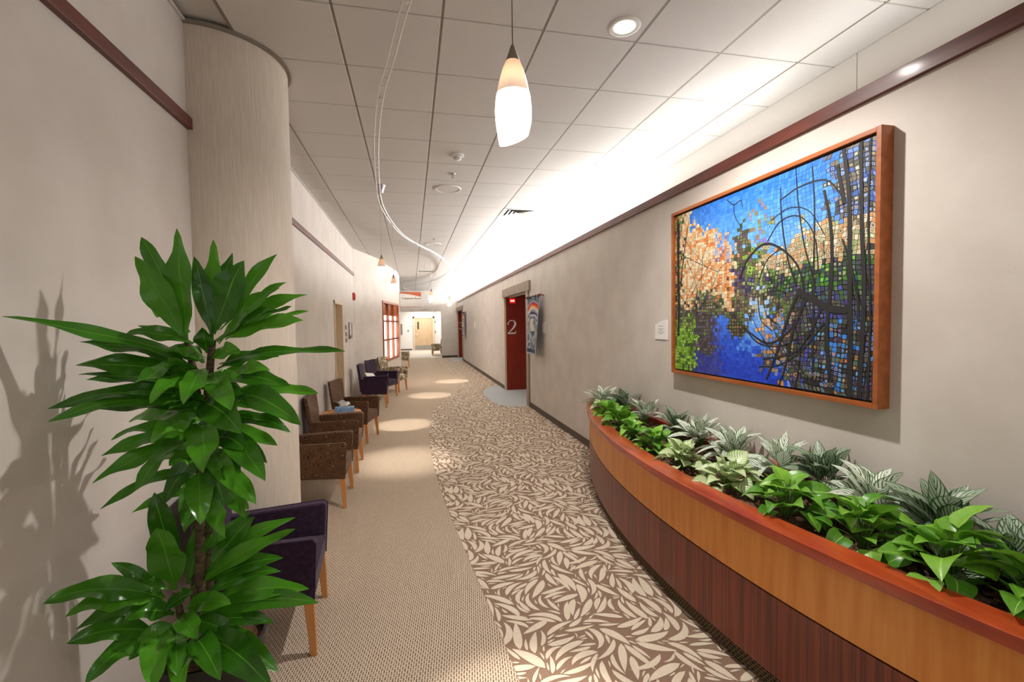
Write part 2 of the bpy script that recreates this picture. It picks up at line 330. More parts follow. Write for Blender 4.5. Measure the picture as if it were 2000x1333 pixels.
def leaf_patch(S=1.05, N=320):
    occ = np.zeros((N, N), bool); k = N/S; rng = np.random.default_rng(5)
    ph = rng.uniform(0, 2*PI, 8)
    def ang(x, y):
        a = 2*PI*x/S; b = 2*PI*y/S
        return 1.5*np.sin(a+ph[0]) + 1.4*np.sin(b+ph[1]) + .9*np.sin(a+2*b+ph[2]) + .8*np.sin(2*a-b+ph[3]) + .5*np.sin(3*b+ph[4])
    leaves = []
    for it in range(14000):
        f = it/14000
        Ln = rng.uniform(.17, .24) if f < .15 else (rng.uniform(.12, .17) if f < .45 else (rng.uniform(.075, .12) if f < .75 else rng.uniform(.04, .07)))
        wd_ = Ln*rng.uniform(.17, .27)
        x, y = rng.uniform(0, S, 2); a = ang(x, y) + rng.normal(0, .35); cur = float(np.clip(rng.normal(0, 5.0), -1.25/Ln, 1.25/Ln))
        sp = []; m_ = 9
        for i in range(m_):
            sp.append((x, y, a)); x += Ln/(m_-1)*math.cos(a); y += Ln/(m_-1)*math.sin(a); a += cur*Ln/(m_-1) + .35*math.sin(ang(x, y)-a)*.3
        ts = np.linspace(0, 1, m_); wp = wd_*np.sin(PI*ts**.75)**.8*.5*(1 if abs(cur*Ln) < .8 else .85); wp[0] = .0008; wp[-1] = .0006
        P = []
        for (q, w_) in zip(sp, wp):
            e = w_+.0034
            for s in np.linspace(-1, 1, 7): P.append((q[0]-math.sin(q[2])*e*s, q[1]+math.cos(q[2])*e*s))
        # ends get a margin too
        for q, d in ((sp[0], -.006), (sp[-1], .006)): P.append((q[0]+math.cos(q[2])*d, q[1]+math.sin(q[2])*d))
        P = np.array(P); ii = np.floor(P*k).astype(int) % N
        if occ[ii[:, 0], ii[:, 1]].any(): continue
        # mark densely inside the true shape
        Q = []
        for j in range(m_-1):
            for t in np.linspace(0, 1, 5):
                q0, q1 = sp[j], sp[j+1]; w_ = wp[j]*(1-t)+wp[j+1]*t; cx, cy, aa = q0[0]+(q1[0]-q0[0])*t, q0[1]+(q1[1]-q0[1])*t, q0[2]
                for s in np.linspace(-1, 1, 9): Q.append((cx-math.sin(aa)*w_*s, cy+math.cos(aa)*w_*s))
        ii = np.floor(np.array(Q)*k).astype(int) % N; occ[ii[:, 0], ii[:, 1]] = True
        leaves.append((sp, wp))
    return leaves
LP = leaf_patch(); S_ = 1.05
V = []; F = []
for iy in range(-1, 24):
    for ix in range(-1, 3):
        for sp, wp in LP:
            mx_ = sp[4][0] + ix*S_; my = sp[4][1] + iy*S_
            if my > 24.3 or my < .2 or mx_ > 2.36 or mx_ < ex(my)-.03 or (mx_ > 1.6 and in_poly(mx_, my, gc)): continue
            pl = 7.874-mx_; 
            if (mx_-7.874)**2+(my-2.656)**2 < 6.26**2 and my < 5.2: continue
            b0 = len(V); zl = .0010+.00009*((b0//18) % 9)
            for (q, w_) in zip(sp, wp):
                for s in (-1, 1):
                    X = q[0]+ix*S_-math.sin(q[2])*w_*s; Y = q[1]+iy*S_+math.cos(q[2])*w_*s
                    V.append((max(X, ex(Y)+.002), Y, zl))
            for j in range(len(sp)-1): F.append((b0+2*j, b0+2*j+2, b0+2*j+3, b0+2*j+1))
me = bpy.data.meshes.new('leaf_motif'); me.from_pydata(V, [], F); me.materials.append(MT['leafpile'])
bm = bmesh.new(); bm.from_mesh(me)
for f in bm.faces:
    if f.normal.z < 0: f.normal_flip()
bm.to_mesh(me); bm.free()
new_obj('leaf_motif', me, lc, kind='stuff')

# ================================================================== WALLS
D2 = (9.50, 11.80); D3 = (22.2, 24.45); DT = 2.43
mb = MB()
mb.box(W, W+.2, -3.2, D2[0], 0, 2.95); mb.box(W, W+.2, D2[0], D2[1]+.1, DT, 2.95); mb.box(W, W+.2, D2[1]+.1, D3[0], 0, 2.95); mb.box(W, W+.2, D3[0], D3[1]+.1, DT, 2.95); mb.box(W, W+.2, D3[1]+.1, 24.9, 0, 2.95)
wr = struct(mb.build('wall_right', MT['wall']))
# alcoves behind the two doorways
mb = MB()
for a, b in (D2, D3):
    mb.box(3.7, 3.8, a-.1, b+.2, 0, 2.6); mb.box(W+.2, 3.7, a-.1, a-.02, 0, 2.6); mb.box(W+.2, 3.7, b+.1, b+.2, 0, 2.6); mb.box(W+.2, 3.7, a-.1, b+.2, 2.5, 2.6)
struct(mb.build('wall_alcoves', MT['wall']))
struct(MB().box(W+.2, 3.05, -3.2, 24.9, 2.85, 2.95).build('wall_cove_ledge', MT['upper']))
wc = struct(MB().box(2.965, 3.1, -3.2, 24.9, 2.95, CE).build('wall_right_upper', MT['greypile']))
yy = 2.58 - 2*2.44
while yy < 24.8:
    MB().box(2.95, 2.966, yy+.003, min(yy+2.437, 24.88), 2.951, CE-.002).build('cove_panel', MT['upper'], wc); yy += 2.44
struct(MB().box(-1.45, -1.25, -3.2, 3.5, 0, CE).build('wall_left', MT['wall']))
colm = MB().lathe([(.44, 0), (.44, CE)], 72, (-1.25, 3.5, 0)).build('wall_column', MT['wallcol'], smooth=True); struct(colm)
struct(MB().lathe([(.438, CE-.018), (.462, CE-.018), (.462, CE), (.438, CE)], 72, (-1.25, 3.5, 0)).build('trim_1', MT['runner']))
XL = -1.29; DL = (8.32, 9.27); DLT = 2.19
mb = MB(); mb.box(XL-.2, XL, 3.4, DL[0], 0, CE); mb.box(XL-.2, XL, DL[0], DL[1], DLT, CE); mb.box(XL-.2, XL, DL[1], 11.16, 0, CE)
struct(mb.build('wall_left_middle', MT['wall']))
# angled and curving wall with the lit window
cw = [(-1.29, 11.15), (-1.08, 11.92), (-.87, 12.70), (-.785, 13.30), (-.435, 15.75), (-.405, 16.5), (-.395, 17.3)]
def strip(mb, pts, z0, z1, th=.14):
    n = len(pts); nor = []
    for i in range(n):
        a = np.array(pts[max(i-1, 0)]); b = np.array(pts[min(i+1, n-1)]); d = (b-a)/np.linalg.norm(b-a); nor.append((-d[1], d[0]))
    back = [(p[0]+q[0]*th, p[1]+q[1]*th) for p, q in zip(pts, nor)]
    for i in range(n-1):
        mb.prism([pts[i], pts[i+1], back[i+1], back[i]], z0, z1)
    return back
mb = MB(); strip(mb, cw[:4], 0, CE); strip(mb, cw[3:5], 0, .70); strip(mb, cw[3:5], 2.44, CE); strip(mb, cw[4:], 0, CE); mb.box(-3.2, -.4, 17.2, 17.3, 0, CE)
struct(mb.build('wall_left_angled', MT['wall']))
# far wall with the opening
mb = MB(); mb.box(1.55, 4.2, 24.6, 24.8, 0, CE); mb.box(-3.2, 1.55, 24.6, 24.8, 2.44, CE); mb.box(-3.3, -3.2, 17.2, 33, 0, CE)
struct(mb.build('wall_far', MT['wall']))
mb = MB(); mb.box(-3.2, .10, 32.5, 32.65, 0, 2.9); mb.box(1.55, 4.2, 32.5, 32.65, 0, 2.9); mb.box(.1, 1.55, 32.5, 32.65, 2.3, 2.9); mb.box(1.72, 1.82, 24.8, 32.5, 0, 2.9); mb.box(-3.2, 4.2, 24.8, 32.65, 2.9, 3.0)
struct(mb.build('wall_corridor', MT['white']))
# rails, baseboards
struct(MB().box(W-.025, W+.03, -3.2, 24.6, 2.905, 2.985).build('trim_2', MT['rail'], bevel=.004))
struct(MB().box(-1.251, -1.222, -3.2, 3.075, 2.905, 2.972).build('trim_3', MT['rail'], bevel=.004))
struct(MB().box(XL-.001, XL+.026, 3.9, 11.2, 2.90, 2.965).build('trim_4', MT['rail'], bevel=.004))
mb = MB()
for a, b in ((5.3, D2[0]-.2), (D2[1]+.12, D3[0]-.2)): mb.box(W-.012, W, a, b, 0, .098)
mb.box(1.55, W, 24.588, 24.6, 0, .1)
struct(mb.build('baseboard_right', MT['base']))
mb = MB(); mb.box(XL, XL+.012, 3.9, DL[0]-.06, 0, .098); mb.box(XL, XL+.012, DL[1]+.06, 11.15, 0, .098); mb.box(-1.25, -1.238, -3.2, 3.06, 0, .098)
strip(mb, [(x+.012, y-.003) for x, y in cw], 0, .098, .02)
struct(mb.build('baseboard_left', MT['base']))
mb = MB(); mb.box(-3.2, .0, 32.488, 32.5, 0, .1)
struct(mb.build('baseboard_far', MT['base']))
mb = MB()
mb.box(-1.25, -1.23, -3.2, 3.06, CE-.012, CE-.001); mb.box(XL, XL+.02, 3.9, 11.15, CE-.012, CE-.001)
struct(mb.build('trim_5', MT['runner_w']))

# ================================================================== CEILING : slab, runners and lay-in tiles
ce = struct(MB().box(-3.3, 4.3, -3.2, 24.9, CE+.02, CE+.12).build('ceiling', MT['runner_w']))
TS = .6096; xs = [-.3977+TS*k for k in range(-1, 6)]; y0g = 2.7565
xcols = [(-3.2, xs[0]-TS), (xs[0]-TS, xs[0])] + list(zip(xs[:-1], xs[1:])) + [(xs[-1], 2.962)]
mb = MB()
for x in xs + [xs[0]-TS]: mb.box(x-.012, x+.012, -3.2, 24.7, CE+.002, CE+.014)
mb.build('main_runner', MT['runner'], ce)
mb = MB()
for j in range(-10, 37): mb.box(-3.2, 2.96, y0g+TS*j-.008, y0g+TS*j+.008, CE+.006, CE+.016)
mb.build('cross_tee', MT['runner_w'], ce)
tcache = {}; skip = {(5, 7), (3, 21)}
for j in range(-6, 36):
    ya, yb = y0g+TS*j, y0g+TS*(j+1)
    for i, (xa, xb) in enumerate(xcols):
        if i == 0 and j < 17: continue
        if i == 1 and not (2 <= j < 36): continue
        vent = (abs(xa-1.431) < .05 and j == 7) or (abs(xa-.212) < .05 and j == 21)
        if vent: continue
        w_ = round(xb-xa, 4)
        if w_ not in tcache:
            g = .0065; gy = .0045
            tcache[w_] = MB().box(g, w_-g, gy, TS-gy, 0, .019).mesh('ceiling_tile', MT['tile'], bevel=.003, seg=1)
        new_obj('ceiling_tile', tcache[w_], ce, (xa, ya, CE))

# ================================================================== CEILING FIXTURES
def lab(o, l, c, g=None): return tag(o, l, c, g)
# can light
r = empty('recessed_downlight', (1.292, 2.626, CE)); lab(r, 'round white recessed downlight glowing in a ceiling tile near the painting', 'downlight')
MB().lathe([(.060, -.001), (.066, -.006), (.09, -.008), (.096, -.002), (.096, .001)], 40).build('trim_ring', MT['plastic'], r, smooth=True)
MB().lathe([(.0, -.003), (.064, -.003)], 32).build('lens', MT['lens'], r)
# speakers
for i, (x, y, l) in enumerate(((.506, 6.14, 'round white ceiling speaker just beyond the smoke detector and sprinkler'), (.506, 10.36, 'round white ceiling speaker farther along, above the bend of the rail'))):
    r = empty('ceiling_speaker', (x, y, CE)); lab(r, l, 'speaker', 'round ceiling speakers')
    MB().lathe([(.15, -.004), (.155, -.010), (.172, -.008), (.175, 0)], 48).build('rim', MT['plastic'], r, smooth=True)
    MB().lathe([(0, -.004), (.151, -.005)], 48).build('grille', MT['tile'], r)
for i, (x, y, l) in enumerate(((.513, 5.53, 'small chrome sprinkler between the smoke detector and the nearer speaker'), (.50, 9.74, 'small sprinkler just before the farther ceiling speaker'), (.44, 14.26, 'tiny far sprinkler in front of the far air vent'))):
    r = empty('sprinkler', (x, y, CE)); lab(r, l, 'sprinkler', 'ceiling sprinklers')
    MB().lathe([(.0, -.012), (.03, -.010), (.036, 0)], 24).build('escutcheon', MT['metal'], r, smooth=True)
    MB().tube([(0, 0, -.01), (0, 0, -.045)], .008).build('stem', MT['metal'], r)
    MB().lathe([(.0, -.05), (.017, -.05), (.017, -.046), (0, -.046)], 16).build('deflector', MT['metal'], r)
r = empty('smoke_detector', (.508, 4.911, CE)); lab(r, 'white round smoke detector on the ceiling beside the curved rail', 'smoke detector')
MB().lathe([(0, -.022), (.045, -.022), (.066, -.016), (.07, 0)], 36).build('base_plate', MT['plastic'], r, smooth=True)
MB().lathe([(0, -.052), (.03, -.052), (.04, -.044), (.04, -.022)], 28).build('sensor_dome', MT['plastic'], r, smooth=True)
mb = MB()
for k in range(10):
    t = 2*PI*k/10; c_, s_ = math.cos(t), math.sin(t)
    mb.add([(.0405*math.cos(t+d), .0405*math.sin(t+d), z) for z in (-.042, -.03) for d in (-.2, .2)], [(0, 1, 3, 2)])
mb.build('vent_slots', MT['darkslot'], r)
# diffusers
for (xa, j, l) in ((1.431, 7, 'square white air diffuser with concentric louvres near the cove'), (.212, 21, 'far square air diffuser under the end of the rail')):
    ya = y0g+TS*j; r = empty('air_diffuser', (xa+TS/2, ya+TS/2, CE)); lab(r, l, 'air vent', 'square ceiling diffusers')
    def ring(a, b, z0, z1, nm, mm):
        mb = MB(); P = lambda d, z: [(-d, -d, z), (d, -d, z), (d, d, z), (-d, d, z)]
        mb.add(P(a, z0)+P(b, z1), [(i, (i+1) % 4, 4+(i+1) % 4, 4+i) for i in range(4)])
        mb.add(P(a, z0+.004)+P(b, z1+.004), [(i, (i+1) % 4, 4+(i+1) % 4, 4+i) for i in range(4)])
        return mb.build(nm, mm, r)
    ring(.30, .265, -.004, -.004, 'flange', MT['plastic'])
    for k, a in enumerate((.262, .20, .138, .076)): ring(a, a-.045, -.004, .014, 'louvre', MT['plastic'])
    MB().box(-.3, .3, -.3, .3, .017, .02).build('plenum', MT['darkslot'], r)
    MB().box(-.02, .02, -.02, .02, -.003, .001).build('centre_plate', MT['plastic'], r)

# ================================================================== CURVED LIGHT RAIL AND PENDANTS
ZR = CE-.10
rp = [(.42, 1.0), (.335, 1.47), (.16, 2.0), (.014, 2.496), (-.096, 3.085), (-.175, 3.495), (-.24, 4.022), (-.299, 4.732), (-.354, 5.745), (-.372, 6.701), (-.28, 7.834), (-.095, 9.0), (.209, 10.005), (.581, 11.028), (.873, 12.129), (1.091, 13.384), (1.167, 15.0), (.95, 17.2), (.475, 19.0), (-.1, 20.4), (-.30, 21.6), (-.05, 22.8)]
rc = catmull(rp, 10); rr = empty('light_rail', (0, 0, 0)); lab(rr, 'long curving two-rod light rail hanging below the ceiling tiles', 'light rail')
def offs(o, z):
    out = []
    for i, p in enumerate(rc):
        d = rc[min(i+1, len(rc)-1)]-rc[max(i-1, 0)]; d = d/np.linalg.norm(d); out.append((p[0]-d[1]*o, p[1]+d[0]*o, z))
    return out
for o_, z in ((-.019, ZR), (.019, ZR)): MB().tube(offs(o_, z), .0062, 6).build('rod', MT['rodmetal'], rr, smooth=True)
mb = MB(); A = offs(-.019, ZR); B = offs(.019, ZR)
for i in range(0, len(rc), 3): mb.tube([A[i], B[i]], .004, 5)
mb.build('spacers', MT['rodmetal'], rr)
for i in range(8, len(rc), 22):
    c = (rc[i][0], rc[i][1]); mb = MB().tube([(c[0], c[1], ZR), (c[0], c[1], CE)], .0035, 6); mb.lathe([(.0, ZR-CE+.012), (.013, ZR-CE+.008), (.013, ZR-CE-.01), (0, ZR-CE-.012)], 12, (c[0], c[1], CE)); mb.build('standoff', MT['rodmetal'], rr)
r = MB().lathe([(.0, ZR+.006), (.03, ZR), (.032, ZR+.012), (.05, CE-.02), (.062, CE-.004), (.062, CE)], 28, (-.345, 6.134, 0)).build('power_feed', MT['metal'], rr, smooth=True)

def glass_mat():
    m = bpy.data.materials.new('peach_opal_glass'); m.use_nodes = True; nt = m.node_tree; N = nt.nodes; L = nt.links; b = N['Principled BSDF']
    tc = N.new('ShaderNodeTexCoord'); sp = N.new('ShaderNodeSeparateXYZ'); L.new(tc.outputs['Object'], sp.inputs[0])
    cr = N.new('ShaderNodeValToRGB'); e = cr.color_ramp.elements; e[0].position = .14; e[0].color = lin(252, 246, 236); e[1].position = .20; e[1].color = lin(252, 222, 196)
    L.new(sp.outputs['Z'], cr.inputs[0]); L.new(cr.outputs[0], b.inputs['Base Color']); b.inputs['Roughness'].default_value = .25
    tr = N.new('ShaderNodeBsdfTranslucent'); L.new(cr.outputs[0], tr.inputs['Color']); ms = N.new('ShaderNodeMixShader'); ms.inputs[0].default_value = .6
    L.new(b.outputs[0], ms.inputs[1]); L.new(tr.outputs[0], ms.inputs[2]); L.new(ms.outputs[0], N['Material Output'].inputs['Surface'])
    return m
MT['glass'] = glass_mat()
MT['bulb'] = emat('lit_bulb', (255, 240, 220), 30)
def shade_mesh():
    prof = [(.012, .262), (.022, .250), (.034, .222), (.046, .180), (.055, .135), (.0585, .095), (.057, .055), (.051, .02), (.046, -.004)]
    n = 40; V = []; F = []
    for i, (r_, z) in enumerate(prof):
        for k in range(n):
            t = 2*PI*k/n; low = min(1, max(0, (.06-z)/.064)); V.append((r_*math.cos(t), r_*math.sin(t), z+low*(.017*math.cos(t-.15)+.004)))
    for i in range(len(prof)-1):
        for k in range(n): F.append((i*n+k, i*n+(k+1) % n, (i+1)*n+(k+1) % n, (i+1)*n+k))
    return MB().add(V, F).mesh('shade', MT['glass'], smooth=True)
SH = shade_mesh()
CAP = MB().lathe([(0, .30), (.005, .30), (.008, .292), (.022, .252), (.0235, .247), (0, .247)], 24).mesh('cap', MT['dmetal'], smooth=True)
BULB = MB().lathe([(0, .07), (.010, .072), (.016, .083), (.017, .095), (.012, .115), (.010, .125)], 16).mesh('bulb', MT['bulb'], smooth=True)
SOCK = MB().lathe([(0, .17), (.012, .17), (.014, .136), (.0505, .139), (.0505, .142), (0, .134)], 20).mesh('socket', MT['metal'], smooth=True)
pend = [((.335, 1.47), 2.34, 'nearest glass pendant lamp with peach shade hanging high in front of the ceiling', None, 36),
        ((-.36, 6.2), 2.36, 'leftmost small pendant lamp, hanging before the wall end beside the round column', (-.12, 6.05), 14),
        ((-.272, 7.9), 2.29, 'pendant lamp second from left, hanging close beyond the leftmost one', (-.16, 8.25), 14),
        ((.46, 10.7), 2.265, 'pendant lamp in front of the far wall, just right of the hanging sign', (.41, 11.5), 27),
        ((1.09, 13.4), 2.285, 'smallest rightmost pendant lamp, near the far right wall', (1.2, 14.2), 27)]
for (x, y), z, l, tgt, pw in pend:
    r = empty('pendant_lamp', (x, y, z)); lab(r, l, 'pendant lamp', 'pendant lamps on the curved rail')
    new_obj('shade', SH, r); new_obj('cap', CAP, r); new_obj('bulb', BULB, r); new_obj('socket', SOCK, r)
    MB().tube([(0, 0, .298), (0, 0, ZR-z)], .0022, 6).build('cord', MT['dmetal'], r)
    MB().lathe([(0, ZR-z+.01), (.012, ZR-z+.006), (.012, ZR-z-.02), (0, ZR-z-.03)], 12).build('rail_clip', MT['rodmetal'], r)
    bl = lamp('POINT', 'pendant_bulb_light', (x, y, z+.093), pw*1.6, (1, .89, .76), shadow_soft_size=.02)
    lamp('POINT', 'pendant_upper_fill', (x, y, z+.185), pw*.0020, (1, .80, .64), shadow_soft_size=.012)  # added weak fill lamp, imitates light leaking into the upper shade
    t = Vector((tgt[0], tgt[1], 0)) if tgt else Vector((x+.1, y+.35, 0))
    d = t-Vector((x, y, z+.05))
    lamp('SPOT', 'pendant_down_light', (x, y, z+.03), 170, (1, .93, .85), spot_size=math.radians(40 if y == 6.2 else 28), spot_blend=1.0 if y == 6.2 else .6, shadow_soft_size=.012, rot=d.to_track_quat('-Z', 'Y').to_euler())

# ================================================================== DOORS ON THE RIGHT
def ribbon(mb, pts, ws, xf):
    """flat stroke of varying width; xf maps (u,v) to a 3-D point"""
    pts = [np.array(p, float) for p in pts]; L_ = []; R_ = []
    for i, p in enumerate(pts):
        d = pts[min(i+1, len(pts)-1)]-pts[max(i-1, 0)]; d = d/(np.linalg.norm(d)+1e-9); n_ = np.array((-d[1], d[0])); w_ = ws[i] if hasattr(ws, '__len__') else ws
        L_.append(xf(*(p+n_*w_/2))); R_.append(xf(*(p-n_*w_/2)))
    k = len(pts); mb.add(L_+R_, [(i, i+1, k+i+1, k+i) for i in range(k-1)])
def numeral(which, cx, y, z, h, parent):
    xf = lambda u, v: (cx+u*h, y, z+v*h)
    mb = MB()
    if which == 2:
        P = catmull([(-.27, .68), (-.25, .84), (-.12, .96), (.03, .99), (.19, .93), (.26, .77), (.22, .60), (.08, .40), (-.10, .22), (-.30, .05)], 5)
        wsv = [max(.045, w_) for w_ in np.interp(np.linspace(0, 1, len(P)), [0, .1, .4, .55, .7, .9, 1], [.10, .05, .06, .16, .15, .07, .05])]
        ribbon(mb, P, wsv, xf); ribbon(mb, [(-.31, .05), (.1, .055), (.24, .06), (.34, .2)], [.10, .11, .12, .03], xf)
    else:
        P = catmull([(-.22, .80), (-.10, .95), (.05, .98), (.2, .88), (.19, .70), (.05, .57), (-.08, .53)], 5); ribbon(mb, P, [.08, .05]+[.06]*8+[.13]*10+[.05]*(len(P)-20), xf)
        P = catmull([(-.05, .54), (.12, .52), (.25, .38), (.22, .16), (.04, .02), (-.14, .03), (-.25, .12)], 5); ribbon(mb, P, [.05]*6+[.15]*12+[.06]*(len(P)-18), xf)
    o = mb.build('door_number', MT['cream'], parent); o['label'] = 'white serif numeral %d' % which
for idx, (D, num) in enumerate(((D2, 2), (D3, 3))):
    yd = D[1]-.0
    d = struct(MB().box(W+.025, 3.55, yd, yd+.05, .006, 2.5).build('door_%d' % (idx+1), MT['cherry'])); d['label'] = 'deep red wooden door with a white numeral %d' % num
    numeral(num, W+.165, yd-.003, 1.475 if num == 2 else 1.49, .36, d)
    if num == 2:
        MB().box(W+.12, W+.265, yd-.012, yd, 2.285, 2.40).build('lit_sign', MT['glow'], d)
        mb = MB()
        for k in range(4): mb.box(W+.140+k*.027, W+.161+k*.027, yd-.0135, yd-.012, 2.325, 2.36)
        mb.build('sign_lettering', MT['glowtext'], d)
    # casing : header board and two jambs
    h = struct(MB().box(W-.05, W+.02, D[0]-.33, D[1]+.16, DT, 2.635).build('trim_%d' % (6+3*idx), MT['taupe'], bevel=.004))
    struct(MB().box(W-.03, W+.2, D[0]-.20, D[0], 0, DT).build('trim_%d' % (7+3*idx), MT['taupe'], bevel=.003))
    struct(MB().box(W-.022, W+.2, D[1]+.05, D[1]+.12, 0, DT).build('trim_%d' % (8+3*idx), MT['tanframe'], bevel=.003))
# door in the left wall
d = struct(MB().box(XL-.14, XL-.10, DL[0]+.04, DL[1]-.04, .006, DLT-.04).build('door_3', MT['tan'])); d['label'] = 'tan door set back in the left wall'
mb = MB(); mb.box(XL-.2, XL+.018, DL[0]-.0, DL[0]+.05, 0, DLT); mb.box(XL-.2, XL+.018, DL[1]-.05, DL[1], 0, DLT); mb.box(XL-.2, XL+.018, DL[0], DL[1], DLT-.05, DLT)
struct(mb.build('trim_12', MT['tanframe']))
MB().box(XL-.1, XL-.096, DL[1]-.45, DL[1]-.15, 1.28, 1.62).build('door_plate', MT['paper'], d)
mb = MB().tube([(XL-.10, DL[1]-.12, 1.05), (XL-.05, DL[1]-.12, 1.05), (XL-.045, DL[1]-.13, 1.05), (XL-.045, DL[1]-.25, 1.05)], .011, 8); mb.lathe([(0, 0), (.03, 0)], 12); mb.box(XL-.1, XL-.09, DL[1]-.15, DL[1]-.09, .98, 1.2)
mb.build('lever_handle', MT['metal'], d)
# far door
d = struct(MB().box(.2, 1.45, 32.47, 32.5, .01, 2.2).build('door_4', MT['tan'])); d['label'] = 'tan door at the end of the corridor with a steel kick plate'
MB().box(.23, 1.42, 32.46, 32.47, .03, .32).build('kick_plate', MT['metal'], d)
MB().box(.40, .50, 32.46, 32.47, 1.45, 1.95).build('vision_panel', MT['darkslot'], d)
MB().tube([(.28, 32.47, 1.05), (.28, 32.42, 1.05), (.40, 32.42, 1.05)], .02, 8).build('lever_handle', MT['plastic'], d)
mb = MB(); mb.box(.10, .2, 32.44, 32.52, 0, 2.32); mb.box(1.45, 1.55, 32.44, 32.52, 0, 2.32); mb.box(.1, 1.55, 32.44, 32.52, 2.2, 2.32)
struct(mb.build('trim_13', MT['tanframe']))

# ================================================================== WINDOW IN THE ANGLED WALL
a, b = np.array(cw[3]), np.array(cw[4]); L_ = np.linalg.norm(b-a); dw = (b-a)/L_; ang = math.atan2(dw[1], dw[0])
wn = struct(empty('window_1', (a[0], a[1], .70), ang)); wn['label'] = 'lit wood-framed window of nine panes in the angled wall'
hw = 1.74
mb = MB(); mb.box(0, L_, -.03, .16, -.0, .07); mb.box(0, L_, -.03, .16, hw-.06, hw); mb.box(0, .06, -.03, .16, 0, hw); mb.box(L_-.06, L_, -.03, .16, 0, hw)
mb.build('window_frame', MT['winwood'], wn)
px = [.06, L_/3, 2*L_/3, L_-.06]; pz = [.07, hw*.36, hw*.67, hw-.06]
for x in px[1:3]: MB().box(x-.035, x+.035, -.02, .055, .07, hw-.06).build('mullion', MT['winwood'], wn)
for z in pz[1:3]: MB().box(.06, L_-.06, -.022, .055, z-.025, z+.025).build('transom', MT['winwood'], wn)
for i in range(3):
    for j in range(3): MB().box(px[i]+.0, px[i+1], .060, .066, pz[j], pz[j+1]).build('pane', MT['pane'], wn)
for i in range(3):   # wooden pelmet behind the top row
    x0, x1 = px[i]+.03, px[i+1]-.03
    MB().prism([(0, 0), (x1-x0, 0), (x1-x0, .01), (0, .01)], 0, .34).build('pelmet', MT['winwood'], wn, (x0, .045, pz[3]-.34))

# ================================================================== SIGNS, LABELS, SWITCHES
s = empty('hanging_sign', (-.39, 17.0, 2.40)); lab(s, 'white and rust direction sign reading Treatment Room beside the lit window', 'sign')
MB().box(0, .75, 0, .03, 0, .53).build('panel', MT['white'], s, bevel=.004)
mb = MB(); P = [(0, .53), (.75, .53), (.75, .36)] + [(.75-.75*t, .36+.10*math.sin(t*PI/2)+.02*t) for t in np.linspace(.1, 1, 10)]
mb.add([(x, -.003, z) for x, z in P], [tuple(range(len(P)))]); mb.build('rust_swoosh', MT['orange'], s)
mb = MB(); mb.box(0, .75, -.002, .032, -.012, .006); mb.box(-.012, .006, -.002, .032, -.012, .53); mb.build('edge_trim', MT['orange'], s)
RX = Matrix.Rotation(PI/2, 4, 'X')
text_mesh('lettering', 'Treatment Room', .098, MT['ink'], s, Matrix.Translation((.41, -.004, .305)) @ RX)
MB().add([(.07, -.004, .305), (.10, -.004, .325), (.10, -.004, .285)], [(0, 1, 2)]).build('arrow', MT['ink'], s)
MB().box(-.06, 0, .005, .025, .1, .43).build('wall_bracket', MT['plastic'], s)
def wall_label(y0, y1, z0, z1, l, lines):
    o = empty('wall_label', (W, (y0+y1)/2, z0)); lab(o, l, 'label'); w_ = y1-y0; h_ = z1-z0
    P = [(-w_/2, 0), (w_/2, 0), (w_/2, h_*.74)] + [(w_/2-w_*t, h_*(.74+.26*math.sin(t*PI/2))) for t in (.2, .4, .6, .8, 1)]
    mb = MB(); k = len(P); mb.add([(-.010, y, z) for y, z in P]+[(0, y, z) for y, z in P], [tuple(range(k)), tuple(range(2*k-1, k-1, -1))]+[(i, (i+1) % k, k+(i+1) % k, k+i) for i in range(k)])
    mb.build('plate', MT['paper'], o)
    mb = MB()
    for f, hw_ in lines: mb.add([(-.0105, yv, zv) for yv, zv in ((-w_*hw_, f*h_), (w_*hw_, f*h_), (w_*hw_, f*h_+.005), (-w_*hw_, f*h_+.005))], [(0, 1, 2, 3)])
    if lines: mb.build('printed_lines', MT['greyink'], o)
wall_label(4.0, 4.215, 1.575, 1.765, 'small white label card on the wall beside the painting', ((.66, .2), (.52, .24), (.45, .15), (.36, .3), (.28, .15)))
wall_label(8.1, 8.3, 1.57, 1.78, 'small white label card on the wall right of the rainbow banner', ((.6, .2), (.45, .25), (.3, .2)))
wall_label(17.6, 17.95, 1.58, 1.86, 'small pale card on the far wall between the two doors', ())
def plate(name, x, y, z, sy, sz, mm, l, c, th=.02):
    o = MB().box(x, x+th, y-sy/2, y+sy/2, z-sz/2, z+sz/2).build(name, mm, bevel=.004); lab(o, l, c); return o
r = empty('notice_holder', (XL, 10.34, 1.48)); lab(r, 'clear framed notice holder on the wall past the tan door', 'notice holder')
mb = MB(); mb.box(0, .03, -.2, -.185, 0, .34); mb.box(0, .03, .185, .2, 0, .34); mb.box(0, .03, -.2, .2, 0, .015); mb.box(0, .03, -.2, .2, .325, .34); mb.build('frame', MT['metal'], r)
MB().box(0, .012, -.185, .185, .015, .325).build('sheet', MT['paper'], r)
MB().box(.012, .03, -.1, .1, .02, .07).build('tray', MT['taupe'], r)
for z, l in ((1.72, 'upper small grey switch beside the tan door'), (1.58, 'middle small grey switch beside the tan door'), (1.46, 'lower small grey switch beside the tan door')):
    plate('wall_switch', XL, 9.72, z, .1, .08, MT['taupe'], l, 'switch')
r = empty('fire_alarm', (XL, 11.05, 2.33)); lab(r, 'red fire alarm strobe high on the left wall near the corner', 'fire alarm')
MB().box(0, .05, -.06, .06, 0, .17).build('housing', MT['red'], r, bevel=.006); MB().box(.05, .08, -.03, .03, .03, .14).build('strobe_lens', MT['plastic'], r, bevel=.006)
plate('wall_outlet', XL, 9.35+.35, .42, .08, .12, MT['plastic'], 'white wall outlet low on the left wall before the purple chairs', 'outlet', .008)
